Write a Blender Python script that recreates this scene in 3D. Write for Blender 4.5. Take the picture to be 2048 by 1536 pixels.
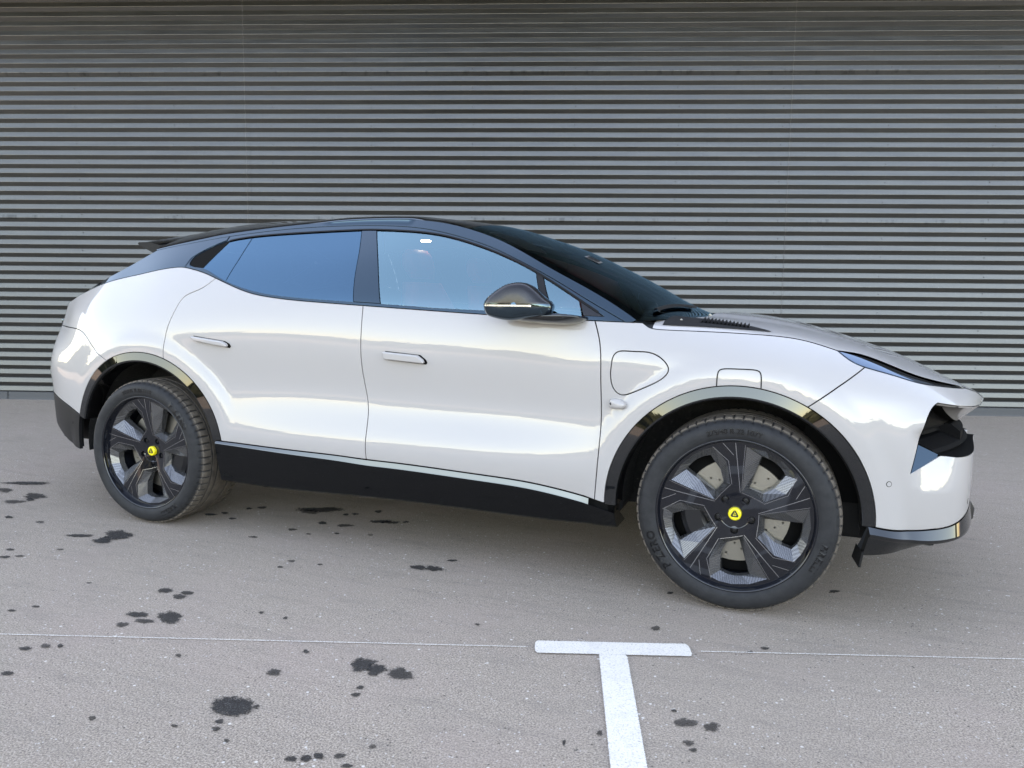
import bpy, bmesh, math, random
import numpy as np
from mathutils import Vector, Matrix
from mathutils.geometry import delaunay_2d_cdt

# ------------------------------------------------------------------ camera, sky, sun, exposure
scene = bpy.context.scene
for o in list(bpy.data.objects): bpy.data.objects.remove(o)
COL = scene.collection
CAM = np.array([3.21588, -3.93019, 1.19844]); YAW, PITCH, ROLL, FPX = .366016, .108361, .0108779, 1486.594
_f = np.array([-math.sin(YAW)*math.cos(PITCH), math.cos(YAW)*math.cos(PITCH), -math.sin(PITCH)])
_r = np.cross(_f, [0,0,1]); _r /= np.linalg.norm(_r); _u = np.cross(_r, _f)
_r2 = _r*math.cos(ROLL)+_u*math.sin(ROLL); _u2 = -_r*math.sin(ROLL)+_u*math.cos(ROLL)
cam = bpy.data.cameras.new('camera'); cam.sensor_width = 36; cam.lens = FPX/2048*36; cam.clip_start = .05; cam.clip_end = 2000
camo = bpy.data.objects.new('camera', cam); COL.objects.link(camo)
camo.matrix_world = Matrix([[*(float(v) for v in (_r2[i], _u2[i], -_f[i], CAM[i]))] for i in range(3)] + [[0,0,0,1]])
scene.camera = camo

SUN_EL, SUN_AZ = math.radians(20), math.radians(18.4+90+14)      # azimuth of the sun from +x; it stands behind the hall
world = bpy.data.worlds.new('World'); scene.world = world; world.use_nodes = True
wn = world.node_tree.nodes; wl = world.node_tree.links
bgn = wn['Background']; sky = wn.new('ShaderNodeTexSky'); sky.sky_type = 'NISHITA'; sky.sun_disc = False
sky.sun_elevation = SUN_EL; sky.sun_rotation = math.pi/2 - SUN_AZ; sky.altitude = 100; sky.air_density = 1.0; sky.dust_density = .7; sky.ozone_density = 1.6
wl.new(sky.outputs['Color'], bgn.inputs['Color']); bgn.inputs['Strength'].default_value = .15
sun = bpy.data.lights.new('sun', 'SUN'); sun.energy = 2.5; sun.angle = math.radians(.53); sun.color = (1, .93, .84)
suno = bpy.data.objects.new('sun', sun); COL.objects.link(suno)
sd = Vector((math.cos(SUN_EL)*math.cos(SUN_AZ), math.cos(SUN_EL)*math.sin(SUN_AZ), math.sin(SUN_EL)))
suno.rotation_euler = sd.to_track_quat('Z', 'Y').to_euler(); suno.location = sd*60
vs = scene.view_settings; vs.view_transform = 'Standard'; vs.look = 'None'; vs.gamma = 1; vs.use_curve_mapping = False
vs.exposure = 3.1
vs.use_white_balance = True; vs.white_balance_temperature = 9600; vs.white_balance_tint = 22
scene.cycles.max_bounces = 10; scene.cycles.transparent_max_bounces = 12; scene.cycles.sample_clamp_indirect = 6
try: scene.cycles.use_denoising = True
except Exception: pass

# ------------------------------------------------------------------ helpers
def link(o, parent=None):
    COL.objects.link(o)
    if parent is not None: o.parent = parent
    return o
def mesh_obj(name, V, F, mat, parent=None, N=None, smooth=True):
    me = bpy.data.meshes.new(name)
    me.from_pydata([tuple(map(float, v)) for v in V], [], [tuple(map(int, f)) for f in F]); me.update()
    if smooth: me.polygons.foreach_set('use_smooth', [True]*len(me.polygons))
    if N is not None: me.normals_split_custom_set_from_vertices([tuple(map(float, n)) for n in N])
    if mat: me.materials.append(mat)
    return link(bpy.data.objects.new(name, me), parent)
def empty(name, loc=(0,0,0), parent=None):
    o = bpy.data.objects.new(name, None); o.location = loc; o.empty_display_size = .2
    return link(o, parent)
def tag(o, label=None, cat=None, group=None, kind=None):
    for k, v in (('label', label), ('category', cat), ('group', group), ('kind', kind)):
        if v: o[k] = v
    return o
def join(*parts):
    V, F, N = [], [], []; n = 0
    for v, f, m in parts:
        V.append(np.asarray(v, float)); N.append(np.asarray(m, float)); F += [tuple(i+n for i in q) for q in f]; n += len(v)
    return np.concatenate(V), F, np.concatenate(N)
def flip(p):
    V, F, N = p; k = np.array([1,-1,1]); return np.asarray(V)*k, [tuple(reversed(f)) for f in F], np.asarray(N)*k
def grid_raw(P, flipn=False):
    """P[i, j, 3] grid of points to verts, quads, smooth normals"""
    P = np.asarray(P, float); a, b = P.shape[:2]
    N = np.cross(np.gradient(P, axis=0), np.gradient(P, axis=1)); N /= np.linalg.norm(N, axis=-1, keepdims=True)+1e-12
    F = [(i*b+j, (i+1)*b+j, (i+1)*b+j+1, i*b+j+1) for i in range(a-1) for j in range(b-1)]
    if flipn: N = -N; F = [tuple(reversed(f)) for f in F]
    return P.reshape(-1,3), F, N.reshape(-1,3)
def strips_raw(P, flipn=False, sharp=None):
    """sweep: P[i, j] stations by profile points; every profile segment is its own flat strip unless not in `sharp`"""
    P = np.asarray(P, float); parts = []; b = P.shape[1]; cuts = sorted(set([0, b-1] + (list(range(1, b-1)) if sharp is None else list(sharp))))
    for c, d in zip(cuts[:-1], cuts[1:]): parts.append(grid_raw(P[:, c:d+1], flipn))
    return join(*parts)
def curve(pts, n=80):
    """open Catmull-Rom (centripetal-ish) through 2-D/3-D points"""
    p = np.asarray(pts, float); d = np.r_[0, np.cumsum(np.linalg.norm(np.diff(p, axis=0), axis=1)**.5)]
    M = _nat(d) if len(p) > 2 else np.zeros((2,2)); D = M @ p; t = np.linspace(0, d[-1], n)
    i = np.clip(np.searchsorted(d, t)-1, 0, len(p)-2); h = (d[i+1]-d[i])[:,None]; a = ((d[i+1]-t)[:,None])/h; b = 1-a
    return a*p[i]+b*p[i+1]+((a**3-a)*D[i]+(b**3-b)*D[i+1])*h*h/6
def lin(pts): return np.asarray(pts, float)
def fz(pts):
    p = np.asarray(pts, float); M = _nat(p[:,0]); D = M @ p[:,1]; xs = p[:,0]
    def f(x):
        x = np.asarray(x, float); xc = np.clip(x, xs[0], xs[-1]); i = np.clip(np.searchsorted(xs, xc)-1, 0, len(xs)-2); h = xs[i+1]-xs[i]; a = (xs[i+1]-xc)/h; b = 1-a
        return a*p[i,1]+b*p[i+1,1]+((a**3-a)*D[i]+(b**3-b)*D[i+1])*h*h/6
    return f
def _isect(A, B):
    best = None
    for i in range(len(A)-1):
        p, r = A[i], A[i+1]-A[i]
        for j in range(len(B)-1):
            q, s = B[j], B[j+1]-B[j]; c = r[0]*s[1]-r[1]*s[0]
            if abs(c) < 1e-14: continue
            t = ((q-p)[0]*s[1]-(q-p)[1]*s[0])/c; u = ((q-p)[0]*r[1]-(q-p)[1]*r[0])/c
            if -1e-9 <= t <= 1+1e-9 and -1e-9 <= u <= 1+1e-9: best = (i+t, j+u, p+t*r)
    return best
def loop(*cs):
    """closed outline from curves, each trimmed where it crosses its neighbours (given in travel order and direction)"""
    n = len(cs); cs = [np.asarray(c, float) for c in cs]; st = [0.0]*n; en = [len(c)-1.0 for c in cs]
    for k in range(n):
        m = (k+1) % n; h = _isect(cs[k], cs[m])
        if h: en[k] = h[0]; st[m] = h[1]
    out = []
    for c, s, e in zip(cs, st, en):
        at = lambda t: c[int(min(t, len(c)-2))] + (t-int(min(t, len(c)-2)))*(c[int(min(t, len(c)-2))+1]-c[int(min(t, len(c)-2))])
        out += [at(s)] + [c[i] for i in range(int(math.floor(s))+1, int(math.ceil(e)))] + [at(e)]
    q = [out[0]]
    for p in out[1:]:
        if np.linalg.norm(p-q[-1]) > 1e-4: q.append(p)
    if np.linalg.norm(q[0]-q[-1]) < 1e-4: q.pop()
    return np.array(q)
def resample(L, step):
    out = []
    for p, q in zip(L, np.roll(L, -1, axis=0)):
        n = max(1, int(math.ceil(np.linalg.norm(q-p)/step))); out += [p+(q-p)*i/n for i in range(n)]
    return np.array(out)
def area2(L): return float(np.sum(L[:,0]*np.roll(L[:,1],-1)-np.roll(L[:,0],-1)*L[:,1]))/2
def inset(L, d):
    if area2(L) < 0: L = L[::-1]
    a = L-np.roll(L,1,axis=0); b = np.roll(L,-1,axis=0)-L
    na = np.c_[-a[:,1], a[:,0]]/(np.linalg.norm(a,axis=1)[:,None]+1e-12); nb = np.c_[-b[:,1], b[:,0]]/(np.linalg.norm(b,axis=1)[:,None]+1e-12)
    m = na+nb; m /= np.maximum((m*m).sum(1)[:,None]/2, .5); return L+m*d
def fill2d(L, holes=(), step=.03):
    """triangles inside outline L (ccw), outside the holes; boundary vertices come first"""
    pts = [tuple(p) for p in L]; edges = [(i, (i+1) % len(L)) for i in range(len(L))]
    for h in holes:
        n = len(pts); pts += [tuple(p) for p in h]; edges += [(n+i, n+(i+1) % len(h)) for i in range(len(h))]
    lo, hi = L.min(0), L.max(0); allb = [L]+list(holes)
    gx, gy = np.meshgrid(np.arange(lo[0]+step/2, hi[0], step), np.arange(lo[1]+step/2, hi[1], step)); G = np.c_[gx.ravel(), gy.ravel()]
    def inside(Q, P):
        c = np.zeros(len(Q), bool)
        for p, q in zip(P, np.roll(P,-1,axis=0)):
            k = (p[1] > Q[:,1]) != (q[1] > Q[:,1]); c ^= k & (Q[:,0] < (q[0]-p[0])*(Q[:,1]-p[1])/((q[1]-p[1]) or 1e-12)+p[0])
        return c
    def within(Q):
        ok = inside(Q, L)
        for h in holes: ok &= ~inside(Q, np.asarray(h))
        return ok
    if len(G):
        G = G[within(G)]; B = np.concatenate([np.asarray(b) for b in allb])
        if len(G): G = G[np.array([np.min(((B-g)**2).sum(1)) > (.55*step)**2 for g in G])]
        pts += [tuple(g) for g in G]
    r = delaunay_2d_cdt([Vector((float(a), float(b))) for a, b in pts], edges, [], 0, 1e-6, True)
    V = np.array([tuple(v) for v in r[0]]); T = np.array([tuple(f) for f in r[2]]); T = T[within(V[T].mean(1))]
    a, b, c = V[T[:,0]], V[T[:,1]], V[T[:,2]]; w = (b[:,0]-a[:,0])*(c[:,1]-a[:,1])-(b[:,1]-a[:,1])*(c[:,0]-a[:,0]); T = T[np.abs(w) > 1e-12]; w = w[np.abs(w) > 1e-12]; T[w < 0] = T[w < 0][:, ::-1]
    used = np.unique(T); m = np.full(len(V), -1); m[used] = np.arange(len(used)); return V[used], [tuple(int(i) for i in f) for f in m[T]]
def lathe_raw(prof, n=96, ax='y'):
    """prof: (r, y) pairs; revolved about the y axis"""
    a = np.linspace(0, 2*math.pi, n+1); p = np.asarray(prof, float)
    P = np.zeros((n+1, len(p), 3)); P[...,0] = np.cos(a)[:,None]*p[:,0]; P[...,2] = np.sin(a)[:,None]*p[:,0]; P[...,1] = p[:,1]
    return P
def box_bm(bm, c, s, rot=None):
    m = Matrix.LocRotScale(Vector(c), rot, Vector(s)); bmesh.ops.create_cube(bm, size=1, matrix=m)
def bm_obj(name, bm, mat, parent=None, bevel=0, segs=2, smooth=False):
    if bevel: bmesh.ops.bevel(bm, geom=bm.edges[:]+bm.verts[:], offset=bevel, segments=segs, affect='EDGES', profile=.6)
    bmesh.ops.recalc_face_normals(bm, faces=bm.faces[:])
    me = bpy.data.meshes.new(name); bm.to_mesh(me); bm.free()
    if smooth: me.polygons.foreach_set('use_smooth', [True]*len(me.polygons))
    if smooth and hasattr(me, 'set_sharp_from_angle'): me.set_sharp_from_angle(angle=math.radians(35))
    me.materials.append(mat); return link(bpy.data.objects.new(name, me), parent)

# ------------------------------------------------------------------ materials
class NT:
    def __init__(s, name):
        s.m = bpy.data.materials.new(name); s.m.use_nodes = True; s.t = s.m.node_tree; s.n = s.t.nodes; s.b = s.n['Principled BSDF']
    def node(s, typ, **k):
        n = s.n.new(typ)
        for a, v in k.items():
            if a in n.inputs: n.inputs[a].default_value = v
            else: setattr(n, a, v)
        return n
    def ln(s, a, b): s.t.links.new(a, b)
    def obj(s, scale=(1,1,1)):
        c = s.node('ShaderNodeTexCoord'); m = s.node('ShaderNodeMapping'); m.inputs['Scale'].default_value = scale; s.ln(c.outputs['Object'], m.inputs['Vector']); return m.outputs[0]
    def noise(s, vec, sc, det=3, rough=.55):
        n = s.node('ShaderNodeTexNoise'); n.inputs['Scale'].default_value = sc; n.inputs['Detail'].default_value = det; n.inputs['Roughness'].default_value = rough
        if vec is not None: s.ln(vec, n.inputs['Vector'])
        return n.outputs['Fac']
    def ramp(s, fac, stops):
        r = s.node('ShaderNodeValToRGB'); e = r.color_ramp.elements
        while len(e) < len(stops): e.new(.5)
        for el, (p, c) in zip(e, stops): el.position = p; el.color = (*c, 1) if len(c) == 3 else c
        s.ln(fac, r.inputs[0]); return r.outputs[0]
    def mix(s, fac, a, b, mode='MIX'):
        m = s.node('ShaderNodeMix'); m.data_type = 'RGBA'; m.blend_type = mode
        for sock, v in ((m.inputs[0], fac), (m.inputs[6], a), (m.inputs[7], b)):
            if hasattr(v, 'is_output'): s.ln(v, sock)
            elif isinstance(v, (int, float)): sock.default_value = v
            else: sock.default_value = (*v, 1)
        return m.outputs[2]
    def math(s, op, a, b=None):
        m = s.node('ShaderNodeMath'); m.operation = op
        for i, v in enumerate((a, b)):
            if v is None: continue
            if hasattr(v, 'is_output'): s.ln(v, m.inputs[i])
            else: m.inputs[i].default_value = v
        return m.outputs[0]
    def bump(s, h, strength=.2, dist=.01):
        b = s.node('ShaderNodeBump'); b.inputs['Strength'].default_value = strength; b.inputs['Distance'].default_value = dist; s.ln(h, b.inputs['Height']); s.ln(b.outputs[0], s.b.inputs['Normal'])
def mat(name, col, rough=.5, metal=0., coat=0., coat_rough=.03, ior=1.5, spec=None):
    t = NT(name); b = t.b.inputs; b['Base Color'].default_value = (*col, 1); b['Roughness'].default_value = rough; b['Metallic'].default_value = metal; b['IOR'].default_value = ior
    b['Coat Weight'].default_value = coat; b['Coat Roughness'].default_value = coat_rough
    if spec is not None: b['Specular IOR Level'].default_value = spec
    return t.m

# ---- body side surface: half width S(x, z) from a table of measured sections ----
SZ = np.array([.15,.30,.40,.47,.53,.60,.70,.76,.82,.94,1.04,1.13,1.21,1.30,1.40,1.50,1.60])
SX = np.array([-1.12,-1.02,-.85,-.70,-.50,-.25,0,.30,.60,1.0,1.5,2.0,2.4,2.7,3.02,3.3,3.5,3.65,3.78,3.90,3.98,4.03,4.05])
ST = np.array([
 [.40,.43,.45,.47,.49,.50,.51,.52,.50,.44,.38,.33,.30,.28,.26,.24,.22],
 [.63,.65,.66,.67,.675,.68,.69,.70,.69,.65,.60,.56,.53,.50,.46,.42,.38],
 [.77,.80,.815,.825,.832,.836,.84,.845,.843,.805,.755,.722,.69,.65,.60,.54,.48],
 [.84,.87,.885,.895,.90,.902,.904,.903,.898,.870,.838,.808,.765,.712,.655,.60,.54],
 [.89,.92,.935,.945,.95,.952,.953,.952,.948,.935,.913,.882,.840,.785,.72,.65,.58],
 [.92,.945,.96,.97,.975,.977,.979,.979,.978,.972,.957,.927,.887,.835,.77,.70,.62],
 [.93,.955,.97,.98,.985,.987,.988,.989,.990,.988,.978,.953,.919,.873,.808,.728,.645],
 [.93,.955,.973,.985,.988,.985,.978,.976,.977,.984,.983,.964,.932,.885,.815,.732,.645],
 [.93,.955,.972,.983,.986,.979,.964,.960,.962,.973,.976,.962,.932,.880,.808,.725,.640],
 [.93,.955,.972,.982,.985,.974,.954,.948,.950,.961,.963,.951,.925,.873,.801,.717,.630],
 [.93,.955,.972,.982,.984,.972,.950,.945,.948,.960,.958,.944,.917,.865,.795,.711,.622],
 [.93,.955,.972,.982,.984,.972,.949,.945,.949,.959,.954,.939,.909,.857,.787,.702,.612],
 [.93,.955,.972,.983,.985,.978,.962,.959,.962,.967,.957,.935,.896,.840,.77,.69,.60],
 [.92,.950,.970,.982,.986,.985,.978,.975,.974,.976,.953,.880,.80,.71,.62,.53,.44],
 [.91,.945,.963,.974,.980,.984,.986,.987,.988,.983,.930,.790,.63,.50,.40,.30,.2],
 [.89,.930,.950,.961,.968,.974,.978,.978,.976,.950,.835,.60,.40,.30,.2,.1,.05],
 [.86,.900,.920,.931,.937,.942,.946,.945,.938,.878,.66,.35,.2,.1,.05,.02,.0],
 [.82,.860,.880,.890,.895,.898,.898,.893,.878,.740,.42,.2,.1,.05,.02,.0,.0],
 [.72,.770,.795,.806,.812,.812,.805,.795,.770,.520,.2,.1,.05,.02,.0,.0,.0],
 [.44,.475,.500,.512,.518,.515,.505,.505,.495,.250,.08,.03,.0,.0,.0,.0,.0],
 [.03,.05,.070,.08,.085,.085,.10,.16,.200,.06,.02,.0,.0,.0,.0,.0,.0],
 [.0,.0,.0,.0,.0,.0,.0,.0,.04,.0,.0,.0,.0,.0,.0,.0,.0],
 [0.]*17])
FA = (3.01, .386, .508, .508)     # front arch: centre x, z, radii
RA = (-.008, .398, .530, .523)
def _nat(xs):
    n = len(xs); h = np.diff(xs); A = np.zeros((n, n)); B = np.zeros((n, n)); A[0,0] = A[-1,-1] = 1
    for i in range(1, n-1):
        A[i,i-1] = h[i-1]; A[i,i] = 2*(h[i-1]+h[i]); A[i,i+1] = h[i]
        B[i,i-1] = 6/h[i-1]; B[i,i+1] = 6/h[i]; B[i,i] = -6/h[i-1]-6/h[i]
    return np.linalg.solve(A, B)
_MX = _nat(SX); _MZ = _nat(SZ); _DX = _MX @ ST
def _sp(xs, Y, M, x):
    i = np.clip(np.searchsorted(xs, x)-1, 0, len(xs)-2); h = xs[i+1]-xs[i]; a = (xs[i+1]-x)/h; b = 1-a
    return i, h, a, b
def S_base(x, z):
    x = np.clip(np.asarray(x, float), SX[0], SX[-1]); z = np.clip(np.asarray(z, float), SZ[0], SZ[-1])
    i, h, a, b = _sp(SX, None, None, x)
    R = a[...,None]*ST[i] + b[...,None]*ST[i+1] + (((a**3-a)[...,None]*_DX[i] + (b**3-b)[...,None]*_DX[i+1]) * (h**2)[...,None]/6)
    D = R @ _MZ.T
    j, h, a, b = _sp(SZ, None, None, z)
    g = lambda T, k: np.take_along_axis(T, k[...,None], -1)[...,0]
    return a*g(R,j) + b*g(R,j+1) + ((a**3-a)*g(D,j) + (b**3-b)*g(D,j+1)) * h**2/6
def arch_r(A, x, z): return np.hypot((x-A[0])/A[2], (z-A[1])/A[3])*.51
def S_fn(x, z):
    x = np.asarray(x, float); z = np.asarray(z, float)
    s = S_base(x, z)
    for A, top in ((FA, .999), (RA, 1.0)):
        r = arch_r(A, x, z)
        # the lip follows the car's plan taper
        lip = top - .10*np.maximum(0, np.abs(x-A[0])-.15)**2 - (.22*np.maximum(0, A[0]-.1-x)**2 if A is RA else .24*np.maximum(0, x-A[0]-.1)**2)
        d = (r-.560)/.010
        a = lip - .34*.010*np.where(d > 20, d, np.log1p(np.exp(np.minimum(d, 20))))
        a = a - 7*np.maximum(0, r-.585)**2
        k = .006
        m = np.maximum(s, a); s = m + k*np.log(np.exp((s-m)/k)+np.exp((a-m)/k)) - k*np.log(2)*np.exp(-np.abs(s-a)/k)*0
    # air-curtain facet in the front corner of the bumper
    u = (x-3.60)*.92 - (z-.545)*.38
    t = np.clip((z-.515-.30*np.maximum(0,.80*(3.72-x)))/.16, 0, 1.2); w = 1/(1+np.exp(-(x-3.645)/.010)); w2 = 1/(1+np.exp((x-3.775)/.010))
    q = 1/(1+np.exp((z-.74)/.01))
    return np.maximum(s - .045*t*w*w2*q, 0.)

# ------------------------------------------------------------------ material library
def glass_mat(name, tint, ior=1.7, refl=(.42,.77,1,1)):
    t = NT(name); t.n.remove(t.b)
    tr = t.node('ShaderNodeBsdfTransparent'); tr.inputs[0].default_value = (*tint, 1)
    gl = t.node('ShaderNodeBsdfGlossy'); gl.inputs['Roughness'].default_value = .005; gl.inputs['Color'].default_value = refl  # blue of the reflected sky is put into the glossy colour
    fr = t.node('ShaderNodeFresnel'); fr.inputs[0].default_value = ior
    mx = t.node('ShaderNodeMixShader'); t.ln(fr.outputs[0], mx.inputs[0]); t.ln(tr.outputs[0], mx.inputs[1]); t.ln(gl.outputs[0], mx.inputs[2])
    t.ln(mx.outputs[0], t.n['Material Output'].inputs['Surface']); return t.m
def gloss_mat(name, ior, tint=(.93,.98,1,1), base=.005):
    t = NT(name); b = t.b.inputs; b['Base Color'].default_value = (base*.8,base*.9,base*1.2,1); b['Roughness'].default_value = .02; b['IOR'].default_value = ior; b['Specular Tint'].default_value = tint; return t.m
def paint_mat():
    t = NT('pale_paint'); v = t.obj()
    n = t.noise(v, 900, 1); c = t.mix(t.math('MULTIPLY', n, .10), (.36,.342,.336), (.41,.39,.384)); t.ln(c, t.b.inputs['Base Color'])
    b = t.b.inputs; b['Roughness'].default_value = .38; b['Coat Weight'].default_value = .85; b['Coat Roughness'].default_value = .012; b['Coat IOR'].default_value = 1.62; b['Specular IOR Level'].default_value = .25
    return t.m
def asphalt_mat():
    t = NT('asphalt'); v = t.obj()
    fine = t.noise(v, 170, 5, .8); mid = t.noise(v, 40, 5, .7); big = t.noise(v, 1.3, 4, .6); big2 = t.noise(v, .42, 3, .5); streak = t.noise(t.obj((1.2, 6, 1)), 2.4, 5, .65)
    c = t.ramp(fine, [(.395, (.085,.070,.058)), (.50, (.325,.260,.208)), (.60, (.64,.54,.455))])
    c = t.mix(.28, c, t.ramp(mid, [(.36, (.185,.146,.120)), (.64, (.41,.333,.272))]))
    c = t.mix(t.math('MULTIPLY', t.ramp(big, [(.48, (0,0,0)), (.66, (1,1,1))]), .28), c, (.38,.285,.25))
    c = t.mix(t.math('MULTIPLY', t.ramp(big2, [(.42, (0,0,0)), (.62, (1,1,1))]), .40), c, (.29,.240,.196))
    c = t.mix(t.math('MULTIPLY', t.ramp(streak, [(.50, (0,0,0)), (.72, (1,1,1))]), .40), c, (.195,.167,.144))
    for sc, thr, sp_sc, amt, col in ((55, .17, 21, .65, (.60,.56,.52)), (24, .11, 9, .9, (.68,.63,.57)), (38, .13, 13, .75, (.045,.041,.038))):      # pale chips, a few large ones, dark pits
        vo = t.node('ShaderNodeTexVoronoi'); vo.inputs['Scale'].default_value = sc; vo.inputs['Randomness'].default_value = 1; t.ln(v, vo.inputs['Vector'])
        chip = t.math('MULTIPLY', t.ramp(vo.outputs['Distance'], [(thr*.75, (1,1,1)), (thr*1.2, (0,0,0))]), t.ramp(t.noise(v, sp_sc, 2), [(.52, (0,0,0)), (.56, (1,1,1))]))
        c = t.mix(t.math('MULTIPLY', chip, amt), c, col)
    t.ln(c, t.b.inputs['Base Color']); t.b.inputs['Roughness'].default_value = .88; t.b.inputs['Specular IOR Level'].default_value = .3
    t.bump(t.math('ADD', t.math('MULTIPLY', fine, .6), mid), .6, .005); return t.m
def stain_mat():
    t = NT('wet_asphalt'); v = t.obj()
    at = t.node('ShaderNodeAttribute'); at.attribute_name = 'depth'
    n = t.noise(v, 60, 5, .8); n2 = t.noise(v, 190, 5, .8)
    c = t.ramp(n2, [(.3, (.014,.0135,.013)), (.55, (.036,.034,.033)), (.66, (.15,.142,.135))]); t.ln(c, t.b.inputs['Base Color'])
    t.b.inputs['Roughness'].default_value = .7; t.b.inputs['Specular IOR Level'].default_value = .2
    a = t.math('ADD', at.outputs['Fac'], t.math('MULTIPLY', t.math('SUBTRACT', n, .5), 2.4)); a = t.ramp(a, [(.16, (0,0,0)), (.46, (.84,.84,.84))]); oi = t.node('ShaderNodeObjectInfo'); t.ln(t.math('MULTIPLY', a, t.ramp(oi.outputs['Random'], [(0, (.7,)*3), (.4, (.9,)*3), (1, (1,1,1))])), t.b.inputs['Alpha'])
    t.bump(n2, .5, .003); return t.m
def line_mat():
    t = NT('road_paint'); v = t.obj(); n = t.noise(v, 160, 5, .7); n2 = t.noise(v, 14, 4, .6)
    c = t.ramp(n, [(.30, (.33,.30,.27)), (.44, (.67,.62,.56)), (.7, (.77,.715,.655))]); c = t.mix(t.math('MULTIPLY', t.ramp(n2, [(.5, (0,0,0)), (.75, (1,1,1))]), .35), c, (.50,.475,.445))
    pits = t.ramp(t.noise(v, 330, 3, .7), [(.30, (1,1,1)), (.36, (0,0,0))]); c = t.mix(t.math('MULTIPLY', pits, .8), c, (.2,.2,.2))
    t.ln(c, t.b.inputs['Base Color']); t.b.inputs['Roughness'].default_value = .9; t.b.inputs['Specular IOR Level'].default_value = .15
    at = t.node('ShaderNodeAttribute'); at.attribute_name = 'depth'
    a = t.math('ADD', at.outputs['Fac'], t.math('MULTIPLY', t.math('SUBTRACT', t.noise(v, 240, 4, .7), .5), .9)); t.ln(t.ramp(a, [(.12, (0,0,0)), (.2, (1,1,1))]), t.b.inputs['Alpha'])
    return t.m
def cladding_mat():
    t = NT('grey_cladding'); v = t.obj()
    g = t.noise(t.obj((.6,1,9)), 3.0, 5, .65); sp = t.noise(v, 70, 4, .7); dr = t.noise(t.obj((14,14,.7)), 2.2, 5, .6)
    c = t.mix(t.ramp(g, [(.35, (0,0,0)), (.7, (1,1,1))]), (.098,.098,.094), (.117,.117,.112))
    c = t.mix(t.math('MULTIPLY', t.ramp(dr, [(.52, (0,0,0)), (.75, (1,1,1))]), .22), c, (.085,.084,.08))
    c = t.mix(t.math('MULTIPLY', t.ramp(sp, [(.60, (0,0,0)), (.72, (1,1,1))]), .5), c, (.19,.193,.196))
    # two weathered ribs with a row of dark scuffs
    xyz = t.node('ShaderNodeSeparateXYZ'); t.ln(v, xyz.inputs[0]); sc = t.noise(t.obj((1,1,.3)), 9, 4, .7)
    for z0 in (3.72, 2.13):
        near = t.math('LESS_THAN', t.math('ABSOLUTE', t.math('SUBTRACT', xyz.outputs['Z'], z0)), .024)
        c = t.mix(t.math('MULTIPLY', t.math('MULTIPLY', near, t.ramp(sc, [(.54, (0,0,0)), (.66, (1,1,1))])), .5), c, (.035,.035,.034))
    t.ln(c, t.b.inputs['Base Color'])
    t.b.inputs['Metallic'].default_value = .88; t.ln(t.ramp(g, [(.3, (.28,)*3), (.7, (.36,)*3)]), t.b.inputs['Roughness'])
    t.bump(t.noise(t.obj((1,1,.5)), 2.0, 2), .25, .02); return t.m
M = dict(
 paint=paint_mat(),
 gloss=gloss_mat('gloss_black', 1.95, (.5,.8,1,1), .003),  # specular tint paints sky blue into the reflections of the black parts
 gloss_trim=gloss_mat('piano_black', 1.74, base=.002), ledge=gloss_mat('gloss_ledge', 2.1),
 intake=mat('intake_black', (.005,.005,.0055), .65, spec=.04), machined=mat('machined_line', (.34,.345,.36), .25, 1), cut_edge=mat('cut_steel_edge', (.13,.13,.125), .6), skirt=gloss_mat('black_skirt', 1.42, base=.002), pod=mat('smoked_lamp_cover', (.02,.022,.022), .5, spec=.2), satin=mat('satin_black_plastic', (.009,.009,.010), .42, spec=.25), plastic=mat('black_plastic', (.012,.012,.0125), .6, spec=.2), dark=mat('shadow_black', (.006,.006,.006), .9, spec=.1),
 liner=None, glass=glass_mat('clear_glass', (.90,.93,.93), 3.5, (.52,.89,1,1)), privacy=glass_mat('privacy_glass', (.05,.055,.06), 2.7, (.34,.71,1,1)), screen=glass_mat('windscreen_glass', (.50,.56,.55), 1.55),
 lens=gloss_mat('lens_glass', 3.0, (.5,.74,1,1), .02), chrome=mat('machined_aluminium', (.62,.63,.65), .22, 1), alu=mat('brushed_disc', (.27,.255,.23), .42, 1),
 rim=mat('gloss_black_rim', (.005,.006,.009), .04, 0, 0, .02, 1.55), yellow=mat('yellow_enamel', (.80,.66,.02), .3, 0, .6), green=mat('dark_green_enamel', (.01,.018,.012), .35),
 caliper=mat('black_caliper', (.012,.012,.014), .35, .3), leather=mat('dark_leather', (.03,.028,.028), .55), tan=mat('red_leather', (.60,.12,.09), .5), headliner=mat('headliner', (.45,.45,.44), .9),
 seal=mat('rubber_seal', (.006,.006,.006), .55, spec=.2), white=mat('white_print', (.75,.76,.74), .5), letter=mat('tyre_letter', (.004,.004,.005), .35, spec=.3), added_soffit=mat('added_soffit_paint', (.05,.045,.042), .8), fascia=mat('wall_dark', (.06,.062,.065), .6))
def liner_mat():
    t = NT('felt_liner'); v = t.obj(); n = t.noise(v, 60, 5, .7); t.ln(t.ramp(n, [(.45, (.006,.006,.006)), (.62, (.012,.012,.012)), (.78, (.09,.085,.08))]), t.b.inputs['Base Color']); t.b.inputs['Roughness'].default_value = .95; t.bump(n, .6, .01); return t.m
M['liner'] = liner_mat()
def carbon_mat(name, dark, light, sc):
    t = NT(name); v = t.obj(); w = t.node('ShaderNodeTexChecker'); w.inputs['Scale'].default_value = sc; t.ln(v, w.inputs['Vector']); w.inputs['Color1'].default_value = (*dark,1); w.inputs['Color2'].default_value = (*light,1)
    t.ln(w.outputs['Color'], t.b.inputs['Base Color']); b = t.b.inputs; b['Roughness'].default_value = .24; b['Metallic'].default_value = .7; b['Coat Weight'].default_value = .3; b['Coat Roughness'].default_value = .08; return t.m
M['carbon'] = carbon_mat('carbon_weave', (.075,.075,.078), (.19,.19,.195), 320)
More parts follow.
